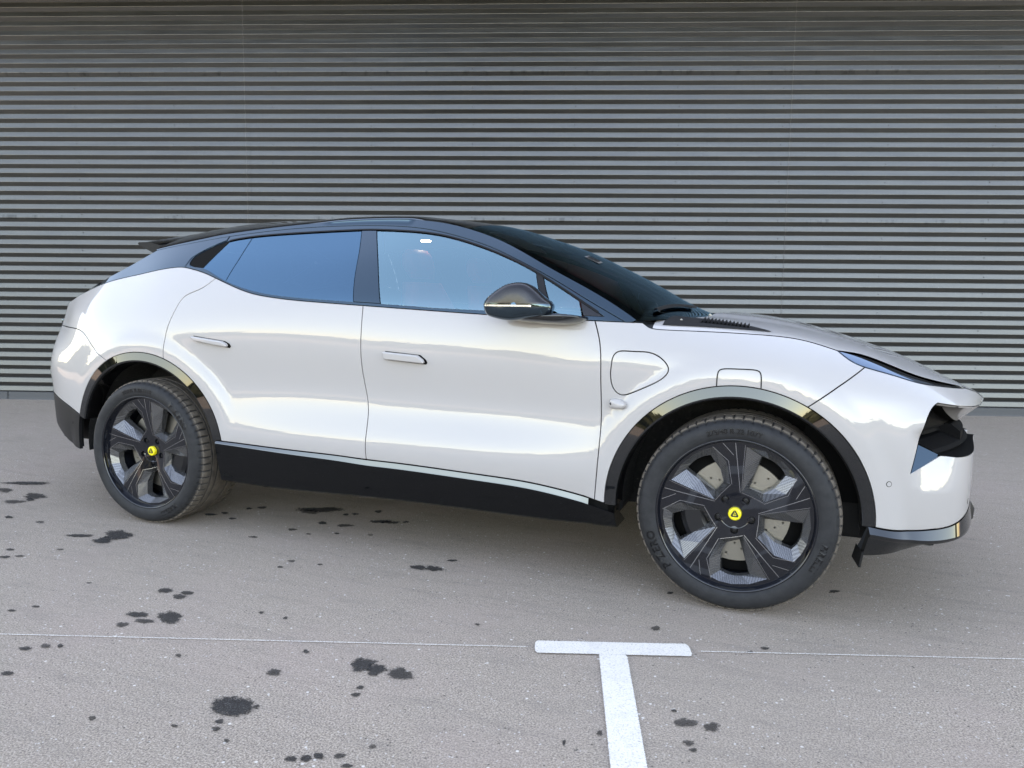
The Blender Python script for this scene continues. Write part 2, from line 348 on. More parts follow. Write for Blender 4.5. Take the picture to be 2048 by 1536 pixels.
M['mirror_cap'] = carbon_mat('mirror_carbon', (.016,.0155,.017), (.036,.035,.037), 420)
def tyre_mat():
    t = NT('tyre_rubber'); v = t.obj(); n = t.noise(v, 30, 4, .65); at = t.node('ShaderNodeAttribute'); at.attribute_name = 'dust'
    c = t.mix(t.math('MULTIPLY', t.ramp(n, [(.3, (.4,)*3), (.7, (1,)*3)]), at.outputs['Fac']), t.ramp(n, [(.3, (.016,.0165,.018)), (.7, (.026,.0267,.029))]), (.135,.112,.092))
    t.ln(c, t.b.inputs['Base Color']); t.b.inputs['Roughness'].default_value = .6; t.b.inputs['Specular IOR Level'].default_value = .22; t.bump(t.noise(v, 260, 3), .12, .002); return t.m
M['tyre'] = tyre_mat()

# ------------------------------------------------------------------ ground
GND = mesh_obj('ground', [(-90,-110,0),(90,-110,0),(90,70,0),(-90,70,0)], [(0,1,2,3)], asphalt_mat(), smooth=False); tag(GND, kind='structure')
M['stain'] = stain_mat(); M['line'] = line_mat()
rng = random.Random(4)
STAINS = [(1.7076, -2.2755, 0.0565, 0.023, -0.0385, 0.0436, 0.5),(1.7278, -2.3529, 0.0118, 0.0048, -0.0082, 0.009, 1.0),(1.7458, -2.3861, 0.009, 0.0037, -0.0089, 0.0097, 1.0),(1.8137, -2.4206, 0.0075, 0.0031, -0.0058, 0.0064, 1.0),(1.3805, -2.4773, 0.0099, 0.004, -0.0101, 0.0084, 1.0),(1.6273, -2.4182, 0.0091, 0.0037, -0.0058, 0.0057, 1.0),(1.6866, -2.0642, 0.0216, 0.0088, -0.0139, 0.0173, 1.0),(1.6926, -1.9042, 0.0095, 0.0039, -0.0079, 0.0107, 1.0),(2.0283, -2.4208, 0.0145, 0.0059, -0.0075, 0.0097, 0.6),(2.0622, -2.4048, 0.0146, 0.0059, -0.0086, 0.0117, 0.6),(2.086, -2.3834, 0.0122, 0.0049, -0.0085, 0.0119, 0.6),(2.1374, -2.3627, 0.0147, 0.0059, -0.0056, 0.0083, 0.6),(2.1798, -2.3917, 0.0132, 0.0053, -0.0047, 0.0071, 0.6),(1.0505, -1.8697, 0.0432, 0.0179, -0.0384, 0.0376, 0.7),(0.9161, -1.8958, 0.0366, 0.0151, -0.0205, 0.0187, 0.6),(0.9875, -1.9293, 0.0324, 0.0134, -0.016, 0.0148, 0.6),(0.9361, -1.9834, 0.0202, 0.0084, -0.0161, 0.0142, 0.8),(0.8257, -1.6759, 0.0283, 0.0118, -0.0189, 0.0183, 0.6),(0.9268, -1.7022, 0.024, 0.01, -0.0178, 0.0177, 0.6),(0.9288, -1.6618, 0.0243, 0.0101, -0.016, 0.0162, 0.6),(0.8404, -2.2098, 0.0158, 0.0065, -0.0157, 0.0119, 0.5),(0.8862, -2.191, 0.0095, 0.0039, -0.012, 0.0093, 0.5),(0.792, -2.2499, 0.0172, 0.0071, -0.0141, 0.0102, 0.8),(0.9044, -2.3908, 0.019, 0.0078, -0.0126, 0.0088, 0.8),(0.4435, -2.0513, 0.014, 0.0058, -0.009, 0.0064, 0.6),(0.4937, -1.9896, 0.0124, 0.0051, -0.009, 0.0067, 0.6),(1.3139, -2.091, 0.0093, 0.0038, -0.0083, 0.0082, 1.0),(1.3374, -1.7016, 0.0088, 0.0037, -0.0077, 0.0094, 1.0),(1.4543, -1.7077, 0.0087, 0.0036, -0.0072, 0.0092, 1.0),(1.0819, -1.1858, 0.0169, 0.0071, -0.0084, 0.011, 0.6),(1.9215, -1.9102, 0.0382, 0.0156, -0.0223, 0.0353, 1.2),(1.9806, -1.9225, 0.0302, 0.0123, -0.0176, 0.0288, 1.2),(2.0678, -1.9189, 0.0358, 0.0146, -0.0194, 0.0343, 1.0),(1.9949, -2.0403, 0.0115, 0.0047, -0.005, 0.0078, 1.0),(2.0079, -2.0831, 0.0127, 0.0052, -0.0064, 0.01, 0.8),(0.0331, -1.2106, 0.0714, 0.0303, -0.0548, 0.048, 1.2),(0.0369, -1.3046, 0.0383, 0.0162, -0.0401, 0.034, 1.0),(-0.1345, -1.2905, 0.0687, 0.0291, -0.0179, 0.0145, 1.2),(1.6639, -1.0339, 0.0313, 0.0131, -0.0136, 0.0255, 1.2),(1.7323, -1.0191, 0.0353, 0.0148, -0.0145, 0.0284, 1.2),(1.7639, -0.8921, 0.0215, 0.009, -0.0058, 0.0122, 1.0),(0.6969, -0.4152, 0.1051, 0.0451, -0.0308, 0.0435, 1.2),(0.6642, -0.4742, 0.052, 0.0223, -0.0247, 0.0339, 1.0),(-1.4066, -0.6414, 0.11, 0.048, -0.0441, 0.0321, 1.0),(-1.0595, -0.8467, 0.0625, 0.027, -0.0546, 0.0403, 1.2),(-1.0484, -0.9785, 0.066, 0.0284, -0.0317, 0.0225, 1.0),(-1.3621, -0.8197, 0.0418, 0.0181, -0.0481, 0.0335, 1.0),(2.9669, -1.8585, 0.0282, 0.0114, -0.0033, 0.0235, 1.0),(3.0406, -1.8532, 0.0226, 0.0092, -0.0021, 0.0195, 1.1),(2.9912, -1.9542, 0.0154, 0.0062, -0.0016, 0.0119, 1.3),(3.006, -1.9853, 0.0101, 0.0041, -0.0011, 0.0081, 1.2),(2.9275, -1.8062, 0.0069, 0.0028, -0.0011, 0.0069, 1.0),(2.7768, -1.2614, 0.0155, 0.0064, -0.0035, 0.0193, 0.8),(2.7699, -0.8964, 0.0136, 0.0056, -0.0017, 0.0109, 1.0),(2.7525, -2.002, 0.0085, 0.0034, -0.0027, 0.0107, 1.2),(2.6721, -2.0833, 0.0038, 0.0015, -0.0041, 0.0134, 1.2),(3.4111, -0.6121, 0.0198, 0.0082, 0.0007, 0.0181, 1.0),(0.9978, -0.6235, 0.0343, 0.0146, -0.0152, 0.0229, 1.2),(0.8608, -0.6325, 0.0247, 0.0105, -0.0136, 0.0192, 1.0),(1.1364, -0.4848, 0.05, 0.0213, -0.0146, 0.0243, 1.0),(1.1984, -0.4785, 0.0374, 0.0159, -0.0117, 0.0202, 1.0),(0.8857, -0.4451, 0.0154, 0.0066, -0.0112, 0.0169, 1.0),(0.9291, -0.4156, 0.0181, 0.0077, -0.011, 0.017, 1.0),(0.7854, -0.7906, 0.0216, 0.0092, -0.0109, 0.0142, 0.8),(0.9086, -0.8214, 0.0118, 0.005, -0.0076, 0.0104, 0.6),(0.3591, -0.755, 0.0175, 0.0075, -0.0133, 0.015, 0.8),(0.6834, -0.9704, 0.0208, 0.0088, -0.0082, 0.0097, 0.8),(1.0216, -0.321, 0.0209, 0.009, -0.0134, 0.0221, 1.0),(1.2662, -0.4395, 0.015, 0.0064, -0.0091, 0.0164, 1.0),(1.0382, -0.7573, 0.0142, 0.006, -0.0072, 0.0106, 0.8),(1.2103, -0.7115, 0.0118, 0.005, -0.0066, 0.0107, 0.8),(0.3601, -0.5141, 0.0264, 0.0113, -0.014, 0.017, 1.0),(0.3059, -0.5603, 0.0157, 0.0067, -0.0142, 0.0167, 1.0),(0.1905, -0.7426, 0.033, 0.0141, -0.0143, 0.0154, 1.0),(0.2456, -0.6866, 0.0205, 0.0088, -0.0142, 0.0157, 0.8),(2.1968, -2.2954, 0.01, 0.004, -0.0048, 0.0079, 0.8),(2.15, -1.4826, 0.0086, 0.0036, -0.0035, 0.008, 0.8),(1.2299, -1.1738, 0.0105, 0.0044, -0.0058, 0.0082, 0.8),(3.1143, -1.325, 0.0097, 0.004, -0.0005, 0.0079, 1.3),(3.1618, -1.2771, 0.0115, 0.0047, -0.0004, 0.0101, 1.3),(-1.0112, -0.9137, 0.024, 0.0104, -0.0265, 0.0194, 1.0),(-0.7731, -1.2076, 0.0197, 0.0084, -0.023, 0.0161, 0.8),(-0.5335, -1.207, 0.0193, 0.0082, -0.017, 0.0127, 0.8),(-0.0315, -1.4805, 0.0151, 0.0064, -0.0098, 0.0076, 0.8),(-0.2474, -1.5715, 0.0194, 0.0082, -0.014, 0.0098, 0.8),(-0.1667, -1.6518, 0.0209, 0.0088, -0.0166, 0.0115, 0.8),(-0.1169, -1.616, 0.0189, 0.008, -0.0098, 0.007, 0.8),(0.4681, -1.7355, 0.0096, 0.004, -0.0074, 0.0061, 0.8),(1.0837, -1.2701, 0.0124, 0.0052, -0.0062, 0.0078, 0.8)]
def flat_patch(name, outline, z, mt, rings=(1.18,.88,.5,.2)):
    o = np.asarray(outline, float); c = o.mean(0); n = len(o); V = []; D = []
    for k, s in enumerate(rings):
        for p in o: V.append((*(c+(p-c)*s), z)); D.append((0,.42,.8,.95)[k])
    V.append((*c, z)); D.append(.9); F = []
    for k in range(len(rings)-1): F += [(k*n+i, k*n+(i+1)%n, (k+1)*n+(i+1)%n, (k+1)*n+i) for i in range(n)]
    k = len(rings)-1; F += [(k*n+i, k*n+(i+1)%n, len(V)-1) for i in range(n)]
    if area2(o) < 0: F = [tuple(reversed(f)) for f in F]
    ob = mesh_obj(name, V, F, mt, GND, smooth=False); a = ob.data.attributes.new('depth', 'FLOAT', 'POINT'); a.data.foreach_set('value', D); return ob
for i, (cx, cy, ax, ay, bx, by, lob) in enumerate(STAINS):
    ph = [rng.uniform(0, 6.28) for _ in range(6)]; n = 40; o = []
    for k in range(n):
        th = 2*math.pi*k/n; r = 1.04 + .6*lob*(.20*math.sin(2*th+ph[0])+.16*math.sin(3*th+ph[1])+.12*math.sin(5*th+ph[2])+.08*math.sin(8*th+ph[3])+.06*math.sin(13*th+ph[4]))
        o.append((cx+r*(ax*math.cos(th)+bx*math.sin(th)), cy+r*(ay*math.cos(th)+by*math.sin(th))))
    flat_patch('wet_patch', o, .0025+.00001*i, M['stain'])
WD = math.radians(18.4174); WDIR = np.array([math.cos(WD), math.sin(WD)]); WNRM = np.array([-math.sin(WD), math.cos(WD)]); WOFF = 3.7676
# T-shaped bay marking: bar, stem, and the thin setting-out line through the bar
def strip_mesh(name, p0, p1, w, z, roundness=0., seg=60, solid=1.):
    p0, p1 = np.array(p0), np.array(p1); d = p1-p0; L = np.linalg.norm(d); d /= L; nrm = np.array([-d[1], d[0]]); V = []; D = []; cols = [(-.5,0.),(-.40,.6),(0,.9),(.40,.6),(.5,0.)]
    for i in range(seg+1):
        s = L*i/seg; e = min(s, L-s); sh = 1. if roundness == 0 or e > roundness else .55+.45*math.sqrt(max(0, 1-(1-e/roundness)**2))
        for c, dd in cols: V.append((*(p0+d*s+nrm*c*w*sh), z)); D.append(dd*solid if 0 < i < seg else 0)
    F = [(i*5+j, (i+1)*5+j, (i+1)*5+j+1, i*5+j+1) for i in range(seg) for j in range(4)]
    ob = mesh_obj(name, V, F, M['line'], GND, smooth=False); a = ob.data.attributes.new('depth', 'FLOAT', 'POINT'); a.data.foreach_set('value', D); return ob
strip_mesh('painted_bar', (2.408,-1.576), (2.922,-1.394), .098, .0050, .012)
sd0 = np.array([2.6795,-1.536]); sd1 = np.array([2.8605,-2.124]); sdd = (sd1-sd0)/np.linalg.norm(sd1-sd0)
strip_mesh('painted_stem', sd0-sdd*.035, sd0+sdd*2.6, .101, .0044)
tl0, tl1 = np.array([.608,-2.209]), np.array([3.994,-1.023]); td = (tl1-tl0)/np.linalg.norm(tl1-tl0)
for a, b in ((tl0-td*5, np.array([2.402,-1.578])), (np.array([2.935,-1.394]), tl1+td*5)):
    o = strip_mesh('setting_out_line', a, b, .0075, .0035, 0, 240, .26)

# ------------------------------------------------------------------ hall wall: horizontal ribbed sheets
def wpt(s, d, z): return np.array([*(WDIR*s + WNRM*(WOFF+d)), z])       # d < 0 is towards the camera
PITCH_Z, CREST, DEPTH, LEAN, ZTOP, Z0 = .1008, .0535, .0260, .0110, 4.78, .004
def rib_profile():
    """going up: outward face leaning back a little, a narrow shelf, then a long return leaning under to the next rib; folds are rolled"""
    base = [(0., -DEPTH), (CREST, -DEPTH+LEAN), (CREST+.003, -.0005)]; pts = []; z = Z0
    while z < ZTOP: pts += [(z+a, d) for a, d in base]; z += PITCH_Z
    pr = []; n = len(pts)
    def nrm(p, q): t = np.array([q[0]-p[0], q[1]-p[1]]); t /= np.linalg.norm(t); return np.array([-t[0], t[1]])      # (d, z) components, pointing to the yard
    for i in range(1, n-1):
        a, c, b = np.array(pts[i-1]), np.array(pts[i]), np.array(pts[i+1]); R = .0028; ta = (a-c)/np.linalg.norm(a-c); tb = (b-c)/np.linalg.norm(b-c); n0, n1 = nrm(a, c), nrm(c, b); e = min(R, .3*np.linalg.norm(a-c), .3*np.linalg.norm(b-c))
        for k in range(4):
            u = k/3; q = (c+ta*e)*(1-u)**2+2*c*u*(1-u)+(c+tb*e)*u**2; m = n0*(1-u)+n1*u; m /= np.linalg.norm(m); pr.append((q[0], q[1], m[0], m[1]))
    return pr
PROF = rib_profile(); CLAD = cladding_mat()
WALL = empty('ribbed_wall', tuple(wpt(1.4, .2, 0))); WALL.rotation_euler.z = 0
tag(WALL, 'long dark grey wall of horizontal ribbed metal sheets behind the car', 'wall')
def wchild(name, V, F, mt, N=None, smooth=True):
    base = np.array(WALL.location); return mesh_obj(name, np.asarray(V)-base, F, mt, WALL, N, smooth)
SEAMS = [-13.7, -7.655, -1.608, 4.438, 10.485, 16.5]
for i in range(len(SEAMS)-1):
    s0, s1 = SEAMS[i], SEAMS[i+1]+.05; off = -.0018*(i % 2); ss = np.linspace(s0, s1, 14); V = []; N = []; n = len(PROF)
    for s in ss:
        wob = .0012*math.sin(s*1.7+i)
        for z, d, nd, nz in PROF: V.append(wpt(s, d+off+wob*(1 if z < 4.5 else 1), z)); N.append((WNRM[0]*nd, WNRM[1]*nd, nz))
    F = [(a*n+j, (a+1)*n+j, (a+1)*n+j+1, a*n+j+1) for a in range(len(ss)-1) for j in range(n-1)]
    wchild('metal_sheet', V, F, CLAD, N)
# raw cut edge of each overlapping sheet
for sm in SEAMS[1:-1]:
    n = len(PROF); V = [wpt(sm+w, d-.0060, z) for w in (0, .0045) for z, d, nd, nz in PROF]; F = [(j, n+j, n+j+1, j+1) for j in range(n-1)]; N = [(WNRM[0]*nd, WNRM[1]*nd, nz) for _ in (0,1) for z, d, nd, nz in PROF]
    wchild('sheet_edge', V, F, M['cut_edge'], N)
# fixing screws, two ribs apart, in columns about 1.1 m apart: too small to pick out singly
V, F = [], []
for s in np.arange(-12.6, 15, 1.13):
    for k in range(1, 46, 2):
        zc = Z0 + k*PITCH_Z + CREST*.5 + rng.uniform(-.012,.016); sc = s+rng.uniform(-.012,.012); b = len(V)
        for h, r in ((-DEPTH+.004, .006), (-DEPTH-.001, .005)):
            for a in range(6): V.append(wpt(sc+r*math.cos(a*math.pi/3), h, zc+r*math.sin(a*math.pi/3)))
        F += [tuple(b+6+a for a in range(6))] + [(b+a, b+(a+1)%6, b+6+(a+1)%6, b+6+a) for a in range(6)]
tag(wchild('screw_heads', V, F, M['fascia'], smooth=False), kind='stuff')
bm = bmesh.new()   # flashing at the foot of the wall, three lengths
for a, b in ((-13.7,-4.56),(-4.55,1.9),(1.91,8.6),(8.61,16.5)):
    P = [wpt(a,-.036,.088), wpt(b,-.036,.088), wpt(b,-.040,.02), wpt(a,-.040,.02), wpt(b,-.044,.0), wpt(a,-.044,.0), wpt(b,.02,.104), wpt(a,.02,.104)]
    wchild('base_flashing', P, [(7,6,1,0),(0,1,2,3),(3,2,4,5)], M['fascia'], smooth=False)
def slab(name, s0, s1, d0, d1, z0, z1, mt):
    P = [wpt(s,d,z) for z in (z0,z1) for s,d in ((s0,d0),(s1,d0),(s1,d1),(s0,d1))]
    return wchild(name, P, [(3,2,1,0),(4,5,6,7),(0,1,5,4),(1,2,6,5),(2,3,7,6),(3,0,4,7)], mt, smooth=False)
slab('backing', -13.7, 16.5, .02, .35, .0, 8.4, M['fascia'])
slab('hall_body', -13.7, 16.5, .36, 16., .0, 8.4, M['fascia'])
slab('added_eaves', -14.2, 17., -1.1, .3, 4.72, 5.0, M['added_soffit'])  # overhang out of view, added and sized to darken the upper ribs

# ------------------------------------------------------------------ far-off belt of trees across the lot, behind the camera: one mass, seen only as the dark skyline in the paint
def treeline_mat():
    t = NT('far_foliage'); v = t.obj(); t.ln(t.ramp(t.noise(v, .9, 5, .7), [(.35, (.025,.032,.018)), (.65, (.075,.085,.05))]), t.b.inputs['Base Color']); t.b.inputs['Roughness'].default_value = .95; return t.m
V, F = [], []; tr_ = random.Random(8)
def hgt(a): return 3.9+.9*math.sin(a*.11)+.6*math.sin(a*.37+1)+.35*math.sin(a*1.3+2)
for k in range(420):      # solid lower mass, ragged top
    a0, a1 = -200+k*.52, -200+(k+1)*.52; n = len(V)
    for a in (a0, a1):
        x, y = 2+54*math.cos(math.radians(a)), -3+54*math.sin(math.radians(a)); V += [(x, y, 0), (x, y, hgt(a)+tr_.uniform(-.25,.35))]
    F.append((n, n+1, n+3, n+2))
for k in range(1500):
    a = tr_.uniform(-200, 18); D = tr_.uniform(47, 60); h = tr_.uniform(.25, 1.12)*hgt(a); x = 2+D*math.cos(math.radians(a)); y = -3+D*math.sin(math.radians(a)); s = tr_.uniform(.35, .9)
    d1, d2 = np.array([tr_.gauss(0,1) for _ in range(3)]), np.array([tr_.gauss(0,1) for _ in range(3)]); c = np.array([x, y, h]); d1 *= s/np.linalg.norm(d1); d2 *= s/np.linalg.norm(d2); n = len(V); V += [c-d1, c+d2, c+d1, c-d2]; F.append((n, n+1, n+2, n+3))
V = [np.array([v[0], v[1], max(v[2], .0)]) for v in V]
tag(mesh_obj('tree_belt', V, F, treeline_mat(), smooth=False), 'far belt of dark trees across the lot reflected along the car', 'trees', kind='stuff')

# ------------------------------------------------------------------ car: curves measured on the side surface, (x, z) in metres, rear axle at x = 0
CAR = empty('parked_car', (0,0,0)); tag(CAR, 'pale grey crossover car with gloss black roof and yellow wheel caps parked before the wall', 'car')
BELT = curve([(-.9,1.170),(-.72,1.214),(-.535,1.262),(-.361,1.303),(-.156,1.334),(.031,1.362),(.13,1.370),(.178,1.367),(.30,1.343),(.41,1.310),(.54,1.268),(.676,1.232),(.81,1.213),(.944,1.201),(1.32,1.180),(1.952,1.148),(2.381,1.132),(2.553,1.127),(2.66,1.125)], 240)
BODY_BELT = BELT[BELT[:,0] > .15]
GLASS_LOW = curve([(.187,1.394),(.20,1.376),(.281,1.364),(.378,1.332),(.476,1.295),(.67,1.245),(.94,1.214),(1.262,1.196),(1.41,1.189),(1.706,1.173),(1.938,1.165),(2.294,1.151),(2.379,1.149),(2.50,1.146)], 160)
GLASS_TOP = curve([(.187,1.394),(.190,1.42),(.219,1.444),(.28,1.482),(.352,1.509),(.485,1.531),(.789,1.548),(1.148,1.556),(1.242,1.554),(1.513,1.533),(1.725,1.490),(1.939,1.421),(2.145,1.332),(2.351,1.217),(2.500,1.128)], 160)
FRAME_TOP = curve([(-.20,1.448),(-.129,1.464),(.10,1.500),(.340,1.535),(.748,1.572),(1.069,1.579),(1.216,1.576),(1.504,1.552),(1.791,1.483),(1.933,1.434),(2.207,1.312),(2.388,1.215),(2.552,1.127),(2.60,1.100)], 160)
ROOF_EDGE = curve([(-.20,1.455),(-.134,1.472),(.175,1.527),(.324,1.552),(.737,1.592),(.908,1.601),(1.057,1.607),(1.345,1.606),(1.484,1.596),(1.626,1.574),(1.915,1.487),(2.197,1.354),(2.436,1.234),(2.601,1.133),(2.64,1.105)], 160)
CLAD_TOP = curve([(.40,.493),(.534,.487),(.915,.475),(1.2,.470),(1.36,.464),(1.54,.461),(1.914,.447),(2.149,.435),(2.317,.414),(2.455,.389),(2.60,.36)], 120)
HOOD_SHUT = curve([(2.60,1.135),(2.622,1.126),(2.648,1.109),(2.69,1.1005),(2.851,1.096),(3.02,1.090),(3.187,1.077),(3.28,1.057),(3.360,1.032)], 90)
LAMP_TOP = curve([(3.360,1.032),(3.405,1.026),(3.471,1.011),(3.604,.958),(3.698,.926),(3.822,.893),(3.842,.887)], 60)
LAMP_LOW = curve([(3.360,1.032),(3.406,.997),(3.458,.974),(3.556,.946),(3.640,.920),(3.72,.904),(3.842,.883)], 60)
FENDER_BUMPER = lin([(3.475,.992),(3.457,.975),(3.275,.836),(3.24,.81)])
DOOR_FRONT = curve([(2.405,1.19),(2.424,1.145),(2.459,1.042),(2.469,.92),(2.473,.797),(2.474,.662),(2.461,.431),(2.452,.33)], 60)
DOOR_MID = curve([(1.30,1.26),(1.318,1.194),(1.324,1.074),(1.323,1.005),(1.328,.869),(1.350,.731),(1.357,.648),(1.357,.498),(1.367,.413)], 60)
DOOR_REAR = curve([(.455,1.345),(.410,1.310),(.345,1.258),(.250,1.215),(.213,1.150),(.175,1.041),(.163,.951),(.163,.88),(.17,.80)], 60)
QUARTER_BUMPER = curve([(-1.119,1.045),(-.99,1.040),(-.72,1.033),(-.554,1.025),(-.48,1.004),(-.428,.971),(-.357,.920),(-.265,.879),(-.18,.83)], 60)
REAR_CLAD = curve([(-.42,.53),(-.500,.551),(-.62,.588),(-.755,.621),(-.95,.655),(-1.119,.675)], 40)
REAR_LOW = curve([(-.34,.335),(-.381,.342),(-.47,.348),(-.58,.358),(-.708,.385),(-.86,.44),(-1.0,.50),(-1.119,.55)], 40)
INTAKE_EDGE = curve([(3.712,.848),(3.697,.838),(3.678,.808),(3.652,.709),(3.628,.593)], 40)
LIP = curve([(4.005,.778),(3.985,.783),(3.945,.796),(3.82,.826),(3.712,.848)], 40)
NOSE_TOP = curve([(3.842,.885),(3.90,.862),(3.95,.833),(3.985,.810),(4.005,.797)], 30)
BLOCK_TOP = lin([(3.628,.593),(3.68,.622),(3.733,.652),(3.80,.646),(3.862,.641),(3.93,.634),(3.986,.63)])
BUMP_LOW = curve([(3.986,.432),(3.95,.428),(3.893,.418),(3.799,.383),(3.714,.374),(3.638,.372),(3.527,.386),(3.48,.395)], 50)
REARGLASS = curve([(-.10,1.475),(-.129,1.460),(-.235,1.406),(-.347,1.354),(-.545,1.270),(-.70,1.205)], 40)
def arch(A, r, a0, a1, n=90):
    a = np.radians(np.linspace(a0, a1, n)); k = r/.51
    return np.c_[A[0]+A[2]*k*np.cos(a), A[1]+A[3]*k*np.sin(a)]
def snrm(x, z, e=.0015):
    n = np.stack([-(S_fn(x+e,z)-S_fn(x-e,z))/(2*e), -np.ones_like(x), -(S_fn(x,z+e)-S_fn(x,z-e))/(2*e)], -1); return n/np.linalg.norm(n, axis=-1, keepdims=True)
def on_side(P2, off=0.):
    P2 = np.asarray(P2, float); x, z = P2[:,0], P2[:,1]; n = snrm(x, z); return np.c_[x, -S_fn(x, z), z] + n*off, n
def panel_raw(L, holes=(), off=0., gap=.0030, skirt=.018, step=.030, bstep=.012):
    L = resample(L, bstep); L = inset(L, gap); H = [inset(resample(np.asarray(h), bstep), -gap) for h in holes]
    V2, F = fill2d(L, H, step); V, N = on_side(V2, off); parts = [(V, F, N)]
    if skirt:
        for B, s in [(L, 1)] + [(h if area2(h) > 0 else h[::-1], -1) for h in H]:
            n = len(B); P, Nn = on_side(B, off); t = np.roll(P,-1,axis=0)-np.roll(P,1,axis=0); t /= np.linalg.norm(t, axis=1)[:,None]+1e-12
            lat = np.cross(t, Nn)*s; lat /= np.linalg.norm(lat,axis=1)[:,None]+1e-12; mid = Nn*.6+lat; mid /= np.linalg.norm(mid,axis=1)[:,None]
            a = P; b = P-Nn*.0018+lat*.0007; c = P-Nn*skirt+lat*.0007
            VV = np.concatenate([a,b,b,c]); NN = np.concatenate([Nn,mid,lat,lat]); FF = []
            for i in range(n):
                j = (i+1) % n
                for q in (0, 2): FF.append((q*n+i, (q+1)*n+i, (q+1)*n+j, q*n+j) if s > 0 else (q*n+j, (q+1)*n+j, (q+1)*n+i, q*n+i))
            parts.append((VV, FF, NN))
    return join(*parts)
def both(name, raw, mt, parents=(None, None), label=None):
    out = []
    for r, p in ((raw, parents[0]), (flip(raw), parents[1])): out.append(mesh_obj(name, r[0], r[1], mt, p or CAR, r[2]))
    return out
# ---- white panels
charge = resample(curve([(2.510,.921),(2.513,.957),(2.521,.992),(2.543,1.009),(2.60,1.0105),(2.668,1.008),(2.722,.981),(2.745,.943),(2.722,.908),(2.66,.872),(2.597,.842),(2.562,.832),(2.535,.843),(2.516,.875),(2.510,.921)], 90)[:-1], .01)
if area2(charge) < 0: charge = charge[::-1]
fender = loop(DOOR_FRONT[::-1], BODY_BELT, HOOD_SHUT, LAMP_LOW, FENDER_BUMPER, arch(FA,.51,5,186), CLAD_TOP[::-1])
FENDER = both('front_fender', panel_raw(fender, [charge]), M['paint'])
both('charging_flap', panel_raw(charge, skirt=.010, step=.025), M['paint'], FENDER)
fdoor = loop(BODY_BELT, DOOR_FRONT, CLAD_TOP[::-1], DOOR_MID[::-1]); FDOOR = both('front_door', panel_raw(fdoor), M['paint'])
rdoor = loop(BODY_BELT, DOOR_MID, CLAD_TOP[::-1], arch(RA,.51,2,110), DOOR_REAR[::-1]); RDOOR = both('rear_door', panel_raw(rdoor), M['paint'])
tail_x = lin([(-1.119,1.0),(-1.119,1.08),(-1.0,1.143),(-.9,1.170)])
quarter = loop(BELT, DOOR_REAR, arch(RA,.51,40,150), QUARTER_BUMPER[::-1], lin([(-1.119,1.04),(-1.119,1.10),(-1.04,1.132),(-.9,1.170)])); QUARTER = both('rear_quarter_panel', panel_raw(quarter), M['paint'])
rb = panel_raw(loop(QUARTER_BUMPER, arch(RA,.51,110,188), REAR_CLAD, lin([(-1.119,.66),(-1.119,1.06)])))
xs_t = np.array([-1.119])
def tail_cap(z0, z1, n=24):
    z = np.linspace(z0, z1, n); t = np.linspace(-1, 1, 15); s = S_fn(np.full(n,-1.1195), z)
    P = np.zeros((n, 15, 3)); P[...,0] = -1.1195-.022*(1-t[None]**2); P[...,1] = s[:,None]*t[None]; P[...,2] = z[:,None]; return grid_raw(P, True)
RB = mesh_obj('rear_bumper', *join(rb, flip(rb), tail_cap(.672,1.045))[:2], M['paint'], CAR, join(rb, flip(rb), tail_cap(.672,1.045))[2])
tg = tail_cap(1.06, 1.13, 6); TG = mesh_obj('tailgate', tg[0], tg[1], M['paint'], CAR, tg[2])
lb = panel_raw(loop(REAR_CLAD[::-1], arch(RA,.505,150,196), REAR_LOW, lin([(-1.119,.50),(-1.119,.72)])), off=.002); lc = tail_cap(.55,.672,8)
o = join(lb, flip(lb), lc); mesh_obj('lower_valance', o[0], o[1], M['satin'], RB, o[2])
fb = panel_raw(loop(LAMP_LOW, NOSE_TOP, lin([(4.005,.83),(4.005,.75)]), LIP, INTAKE_EDGE, BLOCK_TOP, lin([(3.986,.66),(3.986,.40)]), BUMP_LOW, arch(FA,.51,-3,80), FENDER_BUMPER[::-1]), step=.018, bstep=.009)
ncap = np.zeros((8, 15, 3)); zz = np.linspace(.778,.797,8); tq = np.linspace(-1,1,15); ncap[...,0] = 4.0045+.006*(1-tq**2)[None]; ncap[...,1] = S_fn(np.full(8,4.004), zz)[:,None]*tq; ncap[...,2] = zz[:,None]+.004*(1-tq**2)[None]*np.linspace(-.3,1,8)[:,None]
o = join(fb, flip(fb), grid_raw(ncap)); FB = mesh_obj('front_bumper', o[0], o[1], M['paint'], CAR, o[2])
# ---- dark inner shell so no daylight shows through the shut lines
sh = panel_raw(loop(lin([(-1.0,.40),(-.45,.36)]), arch(RA,.50,190,-10), lin([(.50,.30),(2.55,.30)]), arch(FA,.50,190,-5), lin([(3.50,.40),(3.60,.45),(3.62,.90),(3.45,1.0)]), HOOD_SHUT[::-1], BODY_BELT[::-1], lin([(.18,1.36),(-.5,1.25),(-.95,1.13),(-1.0,.40)])), off=-.020, gap=.0, skirt=0, step=.06, bstep=.03)
both('body_shell', sh, M['dark'])
